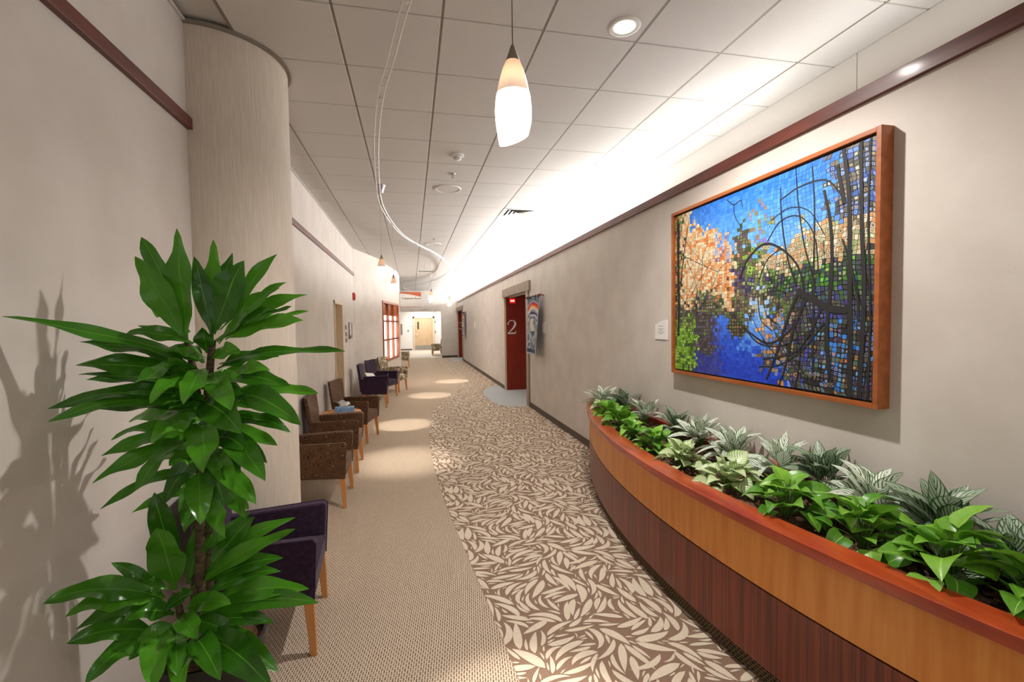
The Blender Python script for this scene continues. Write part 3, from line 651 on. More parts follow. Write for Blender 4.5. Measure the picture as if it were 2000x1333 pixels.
for (x, z, sx, sz, mm, l, c) in ((-.68, 1.45, .14, .75, MT['taupe'], 'tall brown notice board at the left of the far corridor wall', 'board'), (-.22, 1.35, .1, .1, MT['taupe'], 'small dark plate on the far wall left of the tan door', 'switch'), (-.05, 1.75, .26, .2, MT['paper'], 'white card sign on the far wall left of the tan door', 'sign'), (-.62, 2.25, .1, .1, MT['plastic'], 'small white device high on the far corridor wall', 'device'), (1.62, 1.95, .07, .1, MT['taupe'], 'small dark device high right of the far tan door', 'device'), (1.62, 1.25, .07, .14, MT['taupe'], 'dark card reader right of the far tan door', 'card reader')):
    o = MB().box(x-sx/2, x+sx/2, 32.47, 32.5, z-sz/2, z+sz/2).build('wall_'+c.replace(' ', '_'), mm, bevel=.005); lab(o, l, c)
o = MB().box(1.66, 1.72, 25.2, 26.4, .95, 2.42).build('wall_panel', MT['taupe'], bevel=.005); lab(o, 'tall brown panel on the right side of the far corridor', 'panel')

# ================================================================== TEXTILE BANNERS
def banner(yc, z0, z1, w_, xw, l, seed):
    r = empty('textile_banner', (xw, yc, z0)); lab(r, l, 'banner'); rng = random.Random(seed)
    nu, nv = 26, 64; V = []; F = []; C = []
    for j in range(nv+1):
        for i in range(nu+1):
            u, v = i/nu, j/nv; V.append((-.0-.012*math.sin(u*9+v*4)-.05*(1-v)**2*(1-u)-.025*(1-v), (u-.5)*w_*(1-.06*(1-v)), v*(z1-z0)))
    def cf(u, v):
        x = (u-.5)*2; y = (v-.70)*2.35*1.0; d = math.hypot(x, y*1.15)
        if u < .05 or u > .95 or v < .035: return (176, 182, 196)
        if v > .93: return (120, 130, 142) if int(u*9) % 2 else (90, 100, 112)
        t = v+.11*x*x
        for a0, a1, c in ((.955, 2, (104, 114, 128)), (.915, .955, (150, 160, 176)), (.875, .915, (204, 48, 20)), (.845, .875, (228, 112, 30)), (.82, .845, (240, 200, 140)), (.785, .82, (206, 206, 214)), (.745, .785, (150, 156, 170)), (.71, .745, (58, 44, 82)), (.675, .71, (196, 200, 212))):
            if a0 < t < a1: return c
        n_ = math.sin(u*17+v*7+seed)+math.sin(u*9-v*31)+math.sin(v*23+u*5)
        if abs(u-.5+.04*math.sin(v*20)) < .13 and .40 < v < .62: return (216, 204, 184)
        if v < .1: return (58, 66, 80)
        b_ = [(70, 78, 90), (104, 116, 130), (138, 150, 164), (176, 188, 198), (96, 84, 76)]
        return b_[int((n_+3)/6*4.99) % 5]
    for j in range(nv):
        for i in range(nu): F.append((j*(nu+1)+i, j*(nu+1)+i+1, (j+1)*(nu+1)+i+1, (j+1)*(nu+1)+i)); C.append(lin(*cf((i+.5)/nu, (j+.5)/nv)))
    me = bpy.data.meshes.new('cloth'); me.from_pydata(V, [], F); me.materials.append(MT['textile'])
    at = me.color_attributes.new('Col', 'FLOAT_COLOR', 'CORNER'); arr = np.repeat(np.array(C, np.float32), 4, axis=0); at.data.foreach_set('color', arr.ravel()); me.shade_smooth()
    c = new_obj('cloth', me, r); so = c.modifiers.new('thick', 'SOLIDIFY'); so.thickness = .006
    top = z1-z0
    MB().tube([(-.0, -w_/2-.06, top+.02), (-.0, w_/2+.06, top+.02)], .013, 10).build('rod', MT['rail'], r, smooth=True)
    for s in (-1, 1): MB().lathe([(0, -.026), (.018, -.018), (.024, 0), (.018, .018), (0, .026)], 12, (0, s*(w_/2+.07), top+.02)).build('finial', MT['cherry'], r, smooth=True)
    mb = MB()
    for k in range(5): y = (k/4-.5)*w_*.9; mb.box(-.016, .016, y-.03, y+.03, top-.02, top+.037)
    mb.build('hanging_tabs', MT['textile'] if False else MT['darkslot'], r)
    for s in (-1, 1): MB().box(.0, W-xw, s*w_*.45-.01, s*w_*.45+.01, top+.01, top+.03).build('wall_bracket', MT['rail'], r)
banner(8.61, 1.15, 2.25, .88, 2.30, 'long grey textile banner with an orange rainbow arc beside the number 2 door', 1)
banner(21.0, 1.17, 2.27, .86, 2.32, 'small far textile banner beside the number 3 door', 5)

# ================================================================== PAINTING
PY0, PY1, PZ0, PZ1, PX = 1.893, 3.806, 1.283, 2.722, 2.32
pt = empty('framed_painting', (W, (PY0+PY1)/2, PZ0)); lab(pt, 'large wood-framed mosaic landscape painting of trees over blue water', 'painting')
yc = (PY0+PY1)/2; hwid = (PY1-PY0)/2; hh = PZ1-PZ0; t_ = .026
for (nm, args) in (('frame_side', (-.08, 0, -hwid, -hwid+t_, 0, hh)), ('frame_side', (-.08, 0, hwid-t_, hwid, 0, hh)), ('frame_side', (-.08, 0, -hwid+t_, hwid-t_, 0, t_)), ('frame_side', (-.08, 0, -hwid+t_, hwid-t_, hh-t_, hh))):
    MB().box(*args).build(nm, MT['frame'], pt, bevel=.002)
MB().box(-.045, -.005, -hwid+t_, hwid-t_, t_, hh-t_).build('float_backing', MT['black'], pt)
gap = .012; CW = 2*(hwid-t_-gap); CH = hh-2*(t_+gap)
def uvp(u, v, d=0.0):   # u: 0 left (far) .. 1 right (near); v: 0 top .. 1 bottom
    return (-.062-d, hwid-t_-gap-u*CW, hh-t_-gap-v*CH)
rng = np.random.default_rng(11)
def lerp(a, b, t): t = min(1, max(0, t)); return tuple(a[i]+(b[i]-a[i])*t for i in range(3))
def pick(*c): return c[rng.integers(len(c))]
def region(u, v):
    """returns (fill, inner, gap-strength 0..1) for the mosaic at u,v"""
    n = math.sin(u*23+v*11)+math.sin(v*29-u*13)
    j = n*.012
    vs = .07+.42*u if u < .30 else (.30 if u < .62 else .30-.10*(u-.62)/.4)       # skyline on the left slopes down
    # ---------- dark right-hand thicket
    if u > .86 and v < .28: return pick((84, 84, 80), (66, 96, 166), (96, 136, 216), (110, 106, 94), (72, 72, 70)), pick((130, 160, 230), (160, 134, 100), (100, 100, 100), (190, 190, 170)), .9
    if u > .80 and v > .70: return pick((48, 44, 42), (70, 64, 58), (50, 110, 200), (84, 74, 60), (86, 104, 90), (76, 60, 88), (46, 44, 44), (60, 130, 220)), pick((214, 124, 56), (90, 166, 236), (176, 176, 150), (110, 100, 132), (50, 48, 48), (66, 146, 232)), .95
    if u > .70 and v > .56:
        return pick((48, 46, 44), (62, 72, 56), (80, 74, 66), (68, 56, 96), (80, 98, 80), (60, 70, 150)), pick((130, 142, 112), (88, 84, 76), (100, 96, 160), (64, 60, 56)), .95
    if u > .62 and v > .43+.10*(1-u) and v <= .58: 
        return pick((44, 70, 40), (60, 96, 44), (50, 58, 60), (74, 120, 50), (70, 66, 84), (52, 84, 88)), pick((110, 190, 50), (150, 160, 120), (60, 80, 60), (96, 88, 130)), .9
    # ---------- pale foliage mosaic, right centre
    ridge = .335-.16*max(0, (u-.66))/.34+j*2
    if u > .56 and v > ridge and v <= .56:
        if v > .44: return pick((120, 132, 84), (96, 128, 62), (150, 148, 110), (86, 84, 70)), pick((170, 200, 110), (200, 190, 150), (90, 96, 70)), .85
        return pick((206, 192, 160), (190, 172, 140), (214, 206, 186), (176, 164, 128), (160, 176, 128), (198, 150, 104)), pick((226, 220, 200), (196, 140, 90), (150, 150, 120), (120, 110, 96)), .85
    # ---------- sky
    if v < ridge and u > .13 and (u > .42 or v < .06+.62*(u-.1)) and not (.44 < u < .50 and v > .16+abs(u-.47)*3):
        c = lerp((40, 112, 208), (112, 172, 242), v/.34+.15*(u-.5)); k = rng.uniform(-14, 14)
        if .50 < u < .60 and .12 < v and rng.random() < .34: return pick((120, 116, 84), (150, 110, 70), (110, 150, 90), (130, 120, 190)), (150, 140, 110), .4
        return tuple(x+k for x in c), tuple(x+k+10 for x in c), .12 if u < .6 else .4
    # ---------- conifer
    if .42 < u < .54 and v < .52 and v > .08:
        if u > .49 and rng.random() < .5: return pick((120, 160, 60), (150, 190, 80), (96, 110, 60)), (80, 90, 50), .4
        if v > .42: return pick((70, 60, 90), (92, 76, 70), (54, 48, 96)), (110, 90, 140), .6
        return pick((58, 72, 44), (74, 84, 52), (96, 76, 70), (84, 70, 84)), pick((120, 140, 80), (90, 80, 70)), .5
    # ---------- left orange and cream foliage
    if u < .43 and v < .56+.06*math.sin(u*20):
        if u < .055: return pick((52, 42, 38), (96, 140, 60), (200, 140, 90), (60, 50, 44)), pick((210, 120, 60), (150, 190, 90), (60, 50, 46)), .6
        if rng.random() < .36 and v > .04: return pick((206, 132, 70), (214, 150, 92), (192, 114, 58)), (226, 176, 124), .3
        if u > .30 and v < .36: return pick((186, 170, 170), (150, 160, 200), (196, 176, 150), (130, 100, 130)), (214, 190, 160), .3
        return pick((214, 196, 160), (204, 182, 142), (220, 204, 172), (190, 172, 136)), pick((226, 212, 186), (200, 150, 104)), .25
    # ---------- centre bank
    if v < .66 and u < .72:
        if v < .56: return pick((64, 54, 100), (84, 110, 60), (110, 100, 84), (120, 150, 80), (74, 84, 60), (150, 120, 96)), pick((150, 180, 100), (90, 80, 130), (180, 150, 120), (60, 60, 50)), .7
        if .53 < u < .60: return pick((140, 180, 230), (170, 170, 150), (150, 196, 240)), (190, 200, 220), .5
        return pick((60, 66, 48), (84, 72, 60), (110, 96, 76), (74, 62, 80), (92, 116, 60)), pick((170, 160, 130), (120, 140, 80), (60, 50, 44)), .7
    # ---------- lower left greens and browns
    if u < .17 and v > .56:
        if v > .72 or rng.random() < .3: return pick((116, 170, 36), (80, 134, 34), (140, 190, 60), (70, 84, 48)), pick((180, 216, 90), (60, 90, 30)), .5
        return pick((96, 110, 56), (84, 74, 62), (128, 166, 60), (74, 66, 58)), pick((150, 170, 90), (110, 100, 84)), .6
    if u < .30 and v < .90-(.30-u)*.2: return pick((66, 58, 62), (78, 66, 64), (60, 58, 54), (84, 74, 86), (72, 62, 96)), pick((110, 100, 100), (90, 110, 70), (60, 50, 60)), .5
    if .40 < u < .50 and v < .76: return pick((48, 44, 38), (70, 64, 50), (58, 70, 44)), pick((150, 110, 70), (120, 130, 90)), .7
    # ---------- water
    if u < .62 + .03*n:
        if .47 < u and v < .82:
            if u > .56 and rng.random() < .35: return pick((206, 150, 100), (190, 170, 150), (150, 130, 110)), (220, 180, 140), .6
            c = lerp((120, 176, 240), (60, 120, 220), (v-.6)/.25)
        else: c = lerp((56, 116, 222), (16, 62, 196), (v-.66)/.25)
        k = rng.uniform(-14, 14)
        if u < .33: c = lerp(c, (66, 56, 120), .6)
        return tuple(x+k for x in c), tuple(x+k*.3+8 for x in c), .15
    return pick((100, 92, 76), (150, 130, 104), (60, 110, 210), (90, 150, 236), (196, 146, 96), (110, 104, 130), (84, 78, 66), (180, 170, 150)), pick((200, 130, 70), (150, 150, 130), (90, 140, 220), (60, 56, 50)), .85
mb = MB(); C = []
MB_bg = [uvp(0, 0, -.001), uvp(1, 0, -.001), uvp(1, 1, -.001), uvp(0, 1, -.001)]
mb.add(MB_bg, [(0, 1, 2, 3)]); C.append(lin(30, 27, 26))
NU, NV = 66, 52
gx = np.zeros((NV+1, NU+1, 2))
for j in range(NV+1):
    for i in range(NU+1):
        u, v = i/NU, j/NV
        w_ = 1 if 0 < i < NU and 0 < j < NV else 0
        du = w_*(.010*math.sin(v*13+u*5)*(u > .5)+rng.uniform(-.0032, .0032)); dv = w_*(.012*math.sin(u*11+v*3)*(u > .5)+rng.uniform(-.004, .004))
        gx[j, i] = (u+du, v+dv)
clampc = lambda c: lin(*[min(255, max(0, x)) for x in c])
def desat(c): g = sum(c)/3; return c
for j in range(NV):
    for i in range(NU):
        q = [gx[j, i], gx[j, i+1], gx[j+1, i+1], gx[j+1, i]]; ctr = sum(q)/4
        jit = .012+.02*rng.random(); c1, c2, g_ = region(min(.999, max(.001, float(ctr[0])+rng.normal(0, jit))), min(.999, max(.001, float(ctr[1])+rng.normal(0, jit))))
        s = 1-.11*g_
        mb.add([uvp(*(ctr+(p-ctr)*s), .0004) for p in q], [(0, 1, 2, 3)]); C.append(clampc(c1))
        if rng.random() < .30+.45*g_:
            s2 = s*rng.uniform(.45, .65); c_in = c2
            mb.add([uvp(*(ctr+(p-ctr)*s2), .0007) for p in q], [(0, 1, 2, 3)]); C.append(clampc(c_in))
            if rng.random() < .5*g_:
                s3 = s2*.5; mb.add([uvp(*(ctr+(p-ctr)*s3), .001) for p in q], [(0, 1, 2, 3)]); C.append(clampc(tuple(x*.45 for x in c1)))
me = bpy.data.meshes.new('canvas'); me.from_pydata(mb.v, [], mb.f); me.materials.append(MT['canvas'])
at = me.color_attributes.new('Col', 'FLOAT_COLOR', 'CORNER'); at.data.foreach_set('color', np.repeat(np.array(C, np.float32), 4, axis=0).ravel())
cv = new_obj('canvas', me, pt)
MB().box(-.061, -.045, -hwid+t_+gap, hwid-t_-gap, t_+gap, hh-t_-gap).build('stretcher', MT['black'], pt)
mb = MB(); SK = [0]
def stroke(P, w0, w1=None, n=8):
    P = catmull(P, n); ws = np.linspace(w0, w1 if w1 is not None else w0*.5, len(P))*(.62 if w0 < .012 else .95)
    asp = CW/CH
    pts = [np.array((p[0]*asp, p[1])) for p in P]
    SK[0] += 1; dz = .0016+.00006*SK[0]
    ribbon(mb, pts, ws, lambda a, b: uvp(min(1, max(0, a/asp)), min(1, max(0, b)), dz))
B_ = [  # branches and trunks, u,v
 ([(.03, .05), (.028, .3), (.032, .6), (.03, .78)], .030, .022), ([(.115, .06), (.085, .2), (.06, .36), (.05, .46)], .006, .02),
 ([(0, .33), (.08, .28), (.18, .33), (.33, .41)], .008, .004), ([(.03, .1), (.12, .22), (.24, .36)], .005, .003), ([(.06, .62), (.16, .42), (.26, .22)], .005, .002),
 ([(.0, .46), (.10, .58), (.2, .64), (.33, .66)], .008, .003), ([(.22, .30), (.20, .5), (.13, .72), (.11, .86)], .006, .005), ([(.05, .66), (.15, .5), (.28, .34)], .005, .003), ([(.1, .3), (.17, .46), (.2, .62)], .006, .003),
 ([(.2, .62), (.26, .52), (.36, .47)], .006, .003), ([(.28, .5), (.33, .40), (.38, .36)], .004, .002), ([(.19, .06), (.2, .12), (.24, .2)], .005, .003), ([(.2, .12), (.18, .18)], .004, .002),
 ([(.38, .02), (.42, .06), (.46, .05), (.47, .09)], .008, .006), ([(.42, .06), (.43, .13), (.47, .2)], .008, .006),
 # the great arch
 ([(.455, .47), (.50, .37), (.58, .31), (.66, .345), (.735, .44), (.76, .56), (.74, .68), (.68, .76), (.60, .80), (.50, .74)], .012, .010),
 ([(.56, .48), (.60, .39), (.66, .35)], .008, .006), ([(.60, .30), (.66, .22), (.74, .22), (.80, .32), (.82, .5)], .008, .008), ([(.66, .12), (.74, .09), (.84, .10), (.90, .19)], .008, .012), ([(.62, .2), (.70, .17), (.78, .21), (.84, .33)], .006, .006),
 ([(.66, .06), (.665, .2), (.69, .38), (.73, .53)], .006, .016), ([(.725, .0), (.735, .15), (.76, .34), (.80, .52), (.80, .6)], .006, .014), ([(.79, .02), (.80, .2), (.80, .45), (.80, .72), (.80, .98)], .007, .018),
 ([(.835, .14), (.86, .3), (.865, .5), (.85, .75), (.87, 1)], .012, .022), ([(.90, .0), (.92, .2), (.925, .5), (.93, .8), (.93, 1)], .016, .026), ([(.955, 0), (.96, .3), (.97, .6), (.96, 1)], .014, .022), ([(.985, 0), (.98, .3), (.99, .7), (.985, 1)], .010, .016),
 ([(.90, .36), (.93, .48), (.95, .6), (.955, .7)], .01, .02), ([(.88, .06), (.905, .22)], .014, .02),
 # fallen log and reflected branches
 ([(.735, .555), (.80, .60), (.86, .64), (.92, .65)], .034, .030),
 ([(.735, .57), (.69, .70), (.65, .84), (.60, .98)], .016, .010), ([(.77, .60), (.72, .74), (.70, .86), (.66, 1)], .014, .008), ([(.83, .64), (.78, .76), (.72, .84), (.58, .88)], .012, .006),
 ([(.48, .72), (.56, .80), (.66, .81), (.74, .77)], .010, .008), ([(.52, .66), (.56, .74), (.60, .80)], .006, .006), ([(.56, .92), (.66, .90), (.76, .82), (.84, .70)], .008, .010), ([(.62, .70), (.70, .86), (.80, .99)], .007, .007), ([(.58, .78), (.68, .90), (.74, 1)], .007, .006), ([(.66, .76), (.76, .92), (.86, .99)], .006, .006), ([(.72, .68), (.75, .84), (.73, 1)], .007, .008),
 ([(.60, .42), (.63, .52), (.69, .56)], .008, .006), ([(.555, .56), (.57, .68), (.63, .74)], .008, .006), ([(.58, .55), (.60, .66), (.66, .71)], .006, .006),
]
for P, a_, b_ in B_: stroke(P, a_, b_)
# fine leading between tesserae on the right
for k in range(16):
    u = .60+.4*rng.random(); v = .1+.85*rng.random(); l_ = .10+.12*rng.random(); a_ = rng.uniform(-.8, .8); stroke([(u, v), (u+.03*math.sin(a_), v+l_*.5), (u+.06*math.sin(a_), v+l_)], .004, .003, 5)
mb.build('branches', MT['ink'], pt)
text_mesh('signature', 'mejdyn', .036, MT['greyink'], pt, Matrix(((0, 0, -1, 0), (-1, 0, 0, 0), (0, 1, 0, 0), (0, 0, 0, 1))) .__class__(((0, 0, -1, -.0690), (-1, 0, 0, uvp(.80, .93)[1]), (0, 1, 0, uvp(.8, .925)[2]), (0, 0, 0, 1))), extrude=.0002)
text_mesh('signature', '2005', .036, MT['greyink'], pt, Matrix(((0, 0, -1, -.0690), (-1, 0, 0, uvp(.86, .96)[1]), (0, 1, 0, uvp(.8, .962)[2]), (0, 0, 0, 1))), extrude=.0002)

# ================================================================== CHAIRS
def backrest_mesh(m):
    nu, nv = 12, 9; V = []; F = []
    for side in (0, 1):
        for j in range(nv+1):
            v = j/nv; z = .34+.59*v; xb = -.215-.075*v-.012*v*v; hwid_ = .226+.040*v
            for i in range(nu+1):
                u = i/nu*2-1; y = u*hwid_; zt = z-(.020*(1-u*u)*v**3)-(.016*abs(u)**8*v**4)
                th = .066*(1-.25*v)*(1-.55*abs(u)**6); bow = .022*u*u*v
                x = xb+bow+(0 if side == 0 else -th)+(.018*(1-u*u)*math.sin(PI*min(1, v*1.1)) if side == 0 else 0)
                V.append((x, y, zt))
    S = (nu+1)*(nv+1)
    for j in range(nv):
        for i in range(nu):
            a = j*(nu+1)+i; F.append((a, a+1, a+nu+2, a+nu+1)); F.append((S+a+1, S+a, S+a+nu+1, S+a+nu+2))
    for i in range(nu):
        F.append((S+i, S+i+1, i+1, i)); a = nv*(nu+1)+i; F.append((a, a+1, S+a+1, S+a))
    for j in range(nv):
        a = j*(nu+1); b = a+nu; F.append((a, a+nu+1, S+a+nu+1, S+a)); F.append((b, S+b, S+b+nu+1, b+nu+1))
    return MB().add(V, F).mesh('backrest', m, smooth=True)
def seat_mesh(m):
    nu = 10; V = []; F = []
    mb = MB().prism([(-.235, -.205), (.275, -.236), (.275, .236), (-.235, .205)], .30, .425); me = mb.mesh('seat', m, bevel=.022, seg=3); return me
def cushion_mesh(m):
    n = 10; V = []; F = []
    for j in range(n+1):
        for i in range(n+1):
            u, v = i/n*2-1, j/n*2-1; x = .022+.255*u; y = (.218+.016*u)*v; V.append((x, y, .425+.034*(1-u**6)*(1-v**6)))
    for j in range(n):
        for i in range(n): a = j*(n+1)+i; F.append((a, a+1, a+n+2, a+n+1))
    return MB().add(V, F).mesh('seat_cushion', m, smooth=True)
def arm_mesh(m, s):
    mb = MB(); y0, y1 = sorted((s*.237, s*.298))
    P = [(-.242, .30), (.270, .285), (.288, .612), (.27, .627), (-.262, .622)]
    sp_ = lambda x: -s*.045*max(0, (.2-x)/.46)
    k = len(P); mb.add([(x, y0+sp_(x), z) for x, z in P]+[(x, y1+sp_(x), z) for x, z in P], [tuple(range(k)), tuple(range(2*k-1, k-1, -1))]+[(i, (i+1) % k, k+(i+1) % k, k+i) for i in range(k)])
    return mb.mesh('armrest', m, bevel=.012, seg=3)
def piping_mesh(m, s):
    y = s*.299; P = [(.272, .29), (.290, .607), (.272, .629), (-.2, .621)]
    return MB().tube([(x, y-s*.006-s*.045*max(0, (.2-x)/.46), z) for x, z in P], .0045, 6).mesh('piping', m, smooth=True)
def leg_mesh(front, s):
    mb = MB()
    if front: top = (.245, s*.262, .30); bot = (.262, s*.272, 0)
    else: top = (-.215, s*.205, .32); bot = (-.28, s*.21, 0)
    a, b = .026, .016
    V = [(bot[0]+dx*b, bot[1]+dy*b, 0) for dx, dy in ((-1, -1), (1, -1), (1, 1), (-1, 1))] + [(top[0]+dx*a, top[1]+dy*a, top[2]) for dx, dy in ((-1, -1), (1, -1), (1, 1), (-1, 1))]
    mb.add(V, [(3, 2, 1, 0), (4, 5, 6, 7), (0, 1, 5, 4), (1, 2, 6, 5), (2, 3, 7, 6), (3, 0, 4, 7)])
    return mb.mesh('leg', MT['oak'], bevel=.003, seg=1)
LEGS = [leg_mesh(f, s) for f in (1, 0) for s in (-1, 1)]
KIT = {}
def chair(fabric, x, y, rdeg, label, group, z=0):
    if fabric not in KIT:
        m = MT[fabric]; KIT[fabric] = [('seat', seat_mesh(m)), ('seat_cushion', cushion_mesh(m)), ('backrest', backrest_mesh(m)), ('armrest', arm_mesh(m, -1)), ('armrest', arm_mesh(m, 1))], [piping_mesh(m, -1), piping_mesh(m, 1)]
    r = empty('armchair', (x, y, z), math.radians(rdeg)); lab(r, label, 'chair', group)
    parts, pipes = KIT[fabric]; arms = []
    for nm, me in parts:
        o = new_obj(nm, me, r)
        if nm in ('armrest', 'seat'): o.modifiers.new('weighted', 'WEIGHTED_NORMAL').keep_sharp = True
        if nm == 'armrest': arms.append(o)
    for a_, p in zip(arms, pipes): new_obj('piping', p, a_)
    for me in LEGS: new_obj('leg', me, r)
    return r
G1, G2, G3 = 'purple armchairs along the left wall', 'brown leaf-patterned armchairs along the left wall', 'cream oval-patterned armchairs'
chair('purple', -.825, 2.82, 4, 'nearest dark purple armchair, half hidden behind the tall potted plant', G1)
chair('brown', -.925, 4.89, 0, 'nearest brown leaf-patterned armchair, just past the round column', G2)
chair('brown', -.925, 5.97, 0, 'middle brown leaf-patterned armchair, before the tissue box table', G2)
chair('brown', -.875, 7.40, -12, 'farthest brown leaf-patterned armchair, just beyond the tissue box', G2)
chair('purple', -.815, 10.33, 0, 'purple armchair seen side-on in front of the angled purple one', G1)
chair('purple', -.73, 11.50, -22, 'angled purple armchair facing the viewer, beside the cream oval-patterned one', G1)
chair('oval', -.50, 12.58, -20, 'cream oval-patterned armchair under the lit window', G3)
chair('oval', -.40, 19.70, 0, 'small far cream patterned armchair past the window wall', G3)
chair('oval', 1.40, 26.2, 180, 'far cream patterned armchair beyond the opening, against the right side', G3)
chair('oval', 1.40, 27.3, 180, 'farthest cream patterned armchair, behind another beyond the opening', G3)
# side tables with what lies on them
def side_table(x, y, label):
    r = empty('side_table', (x, y, 0)); lab(r, label, 'table', 'round side tables between the chairs')
    MB().lathe([(0, .535), (.255, .535), (.265, .545), (.265, .556), (.258, .563), (0, .563)], 40).build('table_top', MT['oak'], r, smooth=True)
    MB().lathe([(.20, .47), (.20, .535)], 32).build('apron', MT['frame'], r, smooth=True)
    for k in range(4):
        t = PI/4+k*PI/2; c_, s_ = math.cos(t), math.sin(t)
        MB().tube([(.16*c_, .16*s_, .54), (.20*c_, .20*s_, 0)], [.022, .014], 8).build('leg', MT['oak'], r, smooth=True)
side_table(-.975, 6.70, 'round wooden side table holding the blue tissue box')
side_table(-.95, 10.93, 'round wooden side table hidden between the two far purple armchairs')
r = empty('tissue_box', (-.93, 6.70, .563), math.radians(96)); lab(r, 'blue tissue box with white tissue on the round side table', 'tissue box')
MB().box(-.065, .065, -.125, .125, 0, .062).build('carton', MT['bluebox'], r, bevel=.003)
def tissue(seed, w_, h_):
    rg = random.Random(seed); V = []; F = []; n = 9
    for j in range(n):
        for i in range(n):
            u, v = i/(n-1)*2-1, j/(n-1); V.append((w_*u*(.35+.65*v)*.5+.03*math.sin(3*u+v*3), w_*u*(.4+.9*v)+.02*math.sin(5*v+u*2), h_*v*(1-.35*abs(u-.3))+.012*math.sin(u*7)))
    for j in range(n-1):
        for i in range(n-1): a = j*n+i; F.append((a, a+1, a+n+1, a+n))
    return MB().add(V, F).mesh('tissue', MT['paper'], smooth=True)
o = new_obj('tissue', tissue(3, .075, .10), r, (0, .02, .058)); sm = o.modifiers.new('thick', 'SOLIDIFY'); sm.thickness = .002
r = empty('paper_stack', (-.93, 10.9, .563), .4); lab(r, 'white papers lying between the two far purple armchairs', 'papers')
MB().box(-.11, .11, -.14, .14, 0, .012).build('stack', MT['paper'], r)
o = MB().add([(-.10, -.13, .012), (.09, -.12, .012), (.10, .13, .08), (-.1, .12, .11)], [(0, 1, 2, 3)]).build('leaning_sheet', MT['paper'], r); o.modifiers.new('thick', 'SOLIDIFY').thickness = .002

# ================================================================== CURVED PLANTER
PC = (7.874, 2.656)
def arc(R_, y0, y1, n=70):
    return [(PC[0]-math.sqrt(R_*R_-(y-PC[1])**2), y) for y in np.linspace(y0, y1, n)]
YA, YB = .02, 5.26
pl = empty('curved_planter', (W, PC[1], 0)); lab(pl, 'long curved wooden planter box full of plants below the painting', 'planter')
def ring_solid(R_, th, z0, z1, ya, yb, name, m, bev=0):
    o_ = arc(R_, ya, yb); i_ = arc(R_-th, ya, yb); n = len(o_); mb = MB()
    off = (pl.location.x, pl.location.y)
    V = [(x-off[0], y-off[1], z) for z in (z0, z1) for (x, y) in o_] + [(x-off[0], y-off[1], z) for z in (z0, z1) for (x, y) in i_]
    F = []
    for k in range(n-1):
        F += [(k, k+1, n+k+1, n+k), (2*n+k+1, 2*n+k, 3*n+k, 3*n+k+1), (n+k, n+k+1, 3*n+k+1, 3*n+k), (k+1, k, 2*n+k, 2*n+k+1)]
    F += [(0, n, 3*n, 2*n), (n-1, 3*n-1, 4*n-1, 2*n-1)]
    mb.add(V, F); return mb.build(name, m, pl, bevel=bev) if bev else mb.build(name, m, pl, smooth=True)
ring_solid(6.300, .02, 0, .098, YA+.05, YB-.05, 'toe_kick', MT['kickweave'])
ring_solid(6.330, .02, .098, .470, YA+.03, YB-.03, 'lower_band', MT['mahog'])
ring_solid(6.322, .02, .468, .480, YA+.03, YB-.03, 'reveal_strip', MT['black'])
ring_solid(6.330, .02, .478, .752, YA+.03, YB-.03, 'upper_band', MT['maple'])
ring_solid(6.360, .135, .752, .80, YA, YB, 'front_rim', MT['cherry_rim'], .005)
xb_ = lambda y: PC[0]-math.sqrt(6.31**2-(y-PC[1])**2)
lx = lambda x: x-W
ly = lambda y: y-PC[1]
for s, ye in ((-1, YA+.03), (1, YB-.05)):
    x0 = xb_(ye)
    MB().box(lx(x0), lx(W-.002), ly(ye), ly(ye+.02), .098, .47).build('end_panel', MT['mahog'], pl); MB().box(lx(x0), lx(W-.002), ly(ye), ly(ye+.02), .47, .752).build('end_panel', MT['maple'], pl)
    MB().box(lx(x0+.09), lx(W-.002), ly(ye-.03 if s < 0 else ye-.09), ly(ye+.11 if s < 0 else ye+.05), .752, .80).build('end_rim', MT['cherry_rim'], pl, bevel=.005)
MB().box(-.07, -.002, ly(YA+.1), ly(YB-.1), .70, .79).build('back_rim', MT['cherry_rim'], pl, bevel=.004)
# mulch bed with a lumpy surface, and loose bark chips
n1, n2 = 8, 90; V = []; F = []; rg = random.Random(3)
for j in range(n2+1):
    y = YA+.06+(YB-YA-.12)*j/n2; xa = PC[0]-math.sqrt(6.23**2-(y-PC[1])**2)
    for i in range(n1+1): V.append((lx(xa+(W-.05-xa)*i/n1), ly(y), .742+rg.uniform(-.012, .012)))
for j in range(n2):
    for i in range(n1): a = j*(n1+1)+i; F.append((a, a+1, a+n1+2, a+n1+1))
so = MB().add(V, F).build('mulch_bed', MT['soil'], pl, smooth=True)
mb = MB()
for k in range(1500):
    y = rg.uniform(YA+.15, YB-.12); xa = PC[0]-math.sqrt(6.215**2-(y-PC[1])**2); x = rg.uniform(xa, W-.08); t = rg.uniform(0, PI); L2 = rg.uniform(.008, .026); w2 = L2*.28; z = .748+rg.uniform(0, .010)
    c_, s_ = math.cos(t), math.sin(t); V = []
    for du, dv, dz in ((-L2, -w2, 0), (L2, -w2, rg.uniform(0, .01)), (L2, w2, .004), (-L2, w2, .003)): V.append((lx(x+du*c_-dv*s_), ly(y+du*s_+dv*c_), z+dz))
    V += [(a, b, c+.004) for a, b, c in V]; mb.add(V, [(0, 1, 5, 4), (1, 2, 6, 5), (2, 3, 7, 6), (3, 0, 4, 7), (4, 5, 6, 7)])
mb.build('bark_chips', MT['soil'], so, kind='stuff')

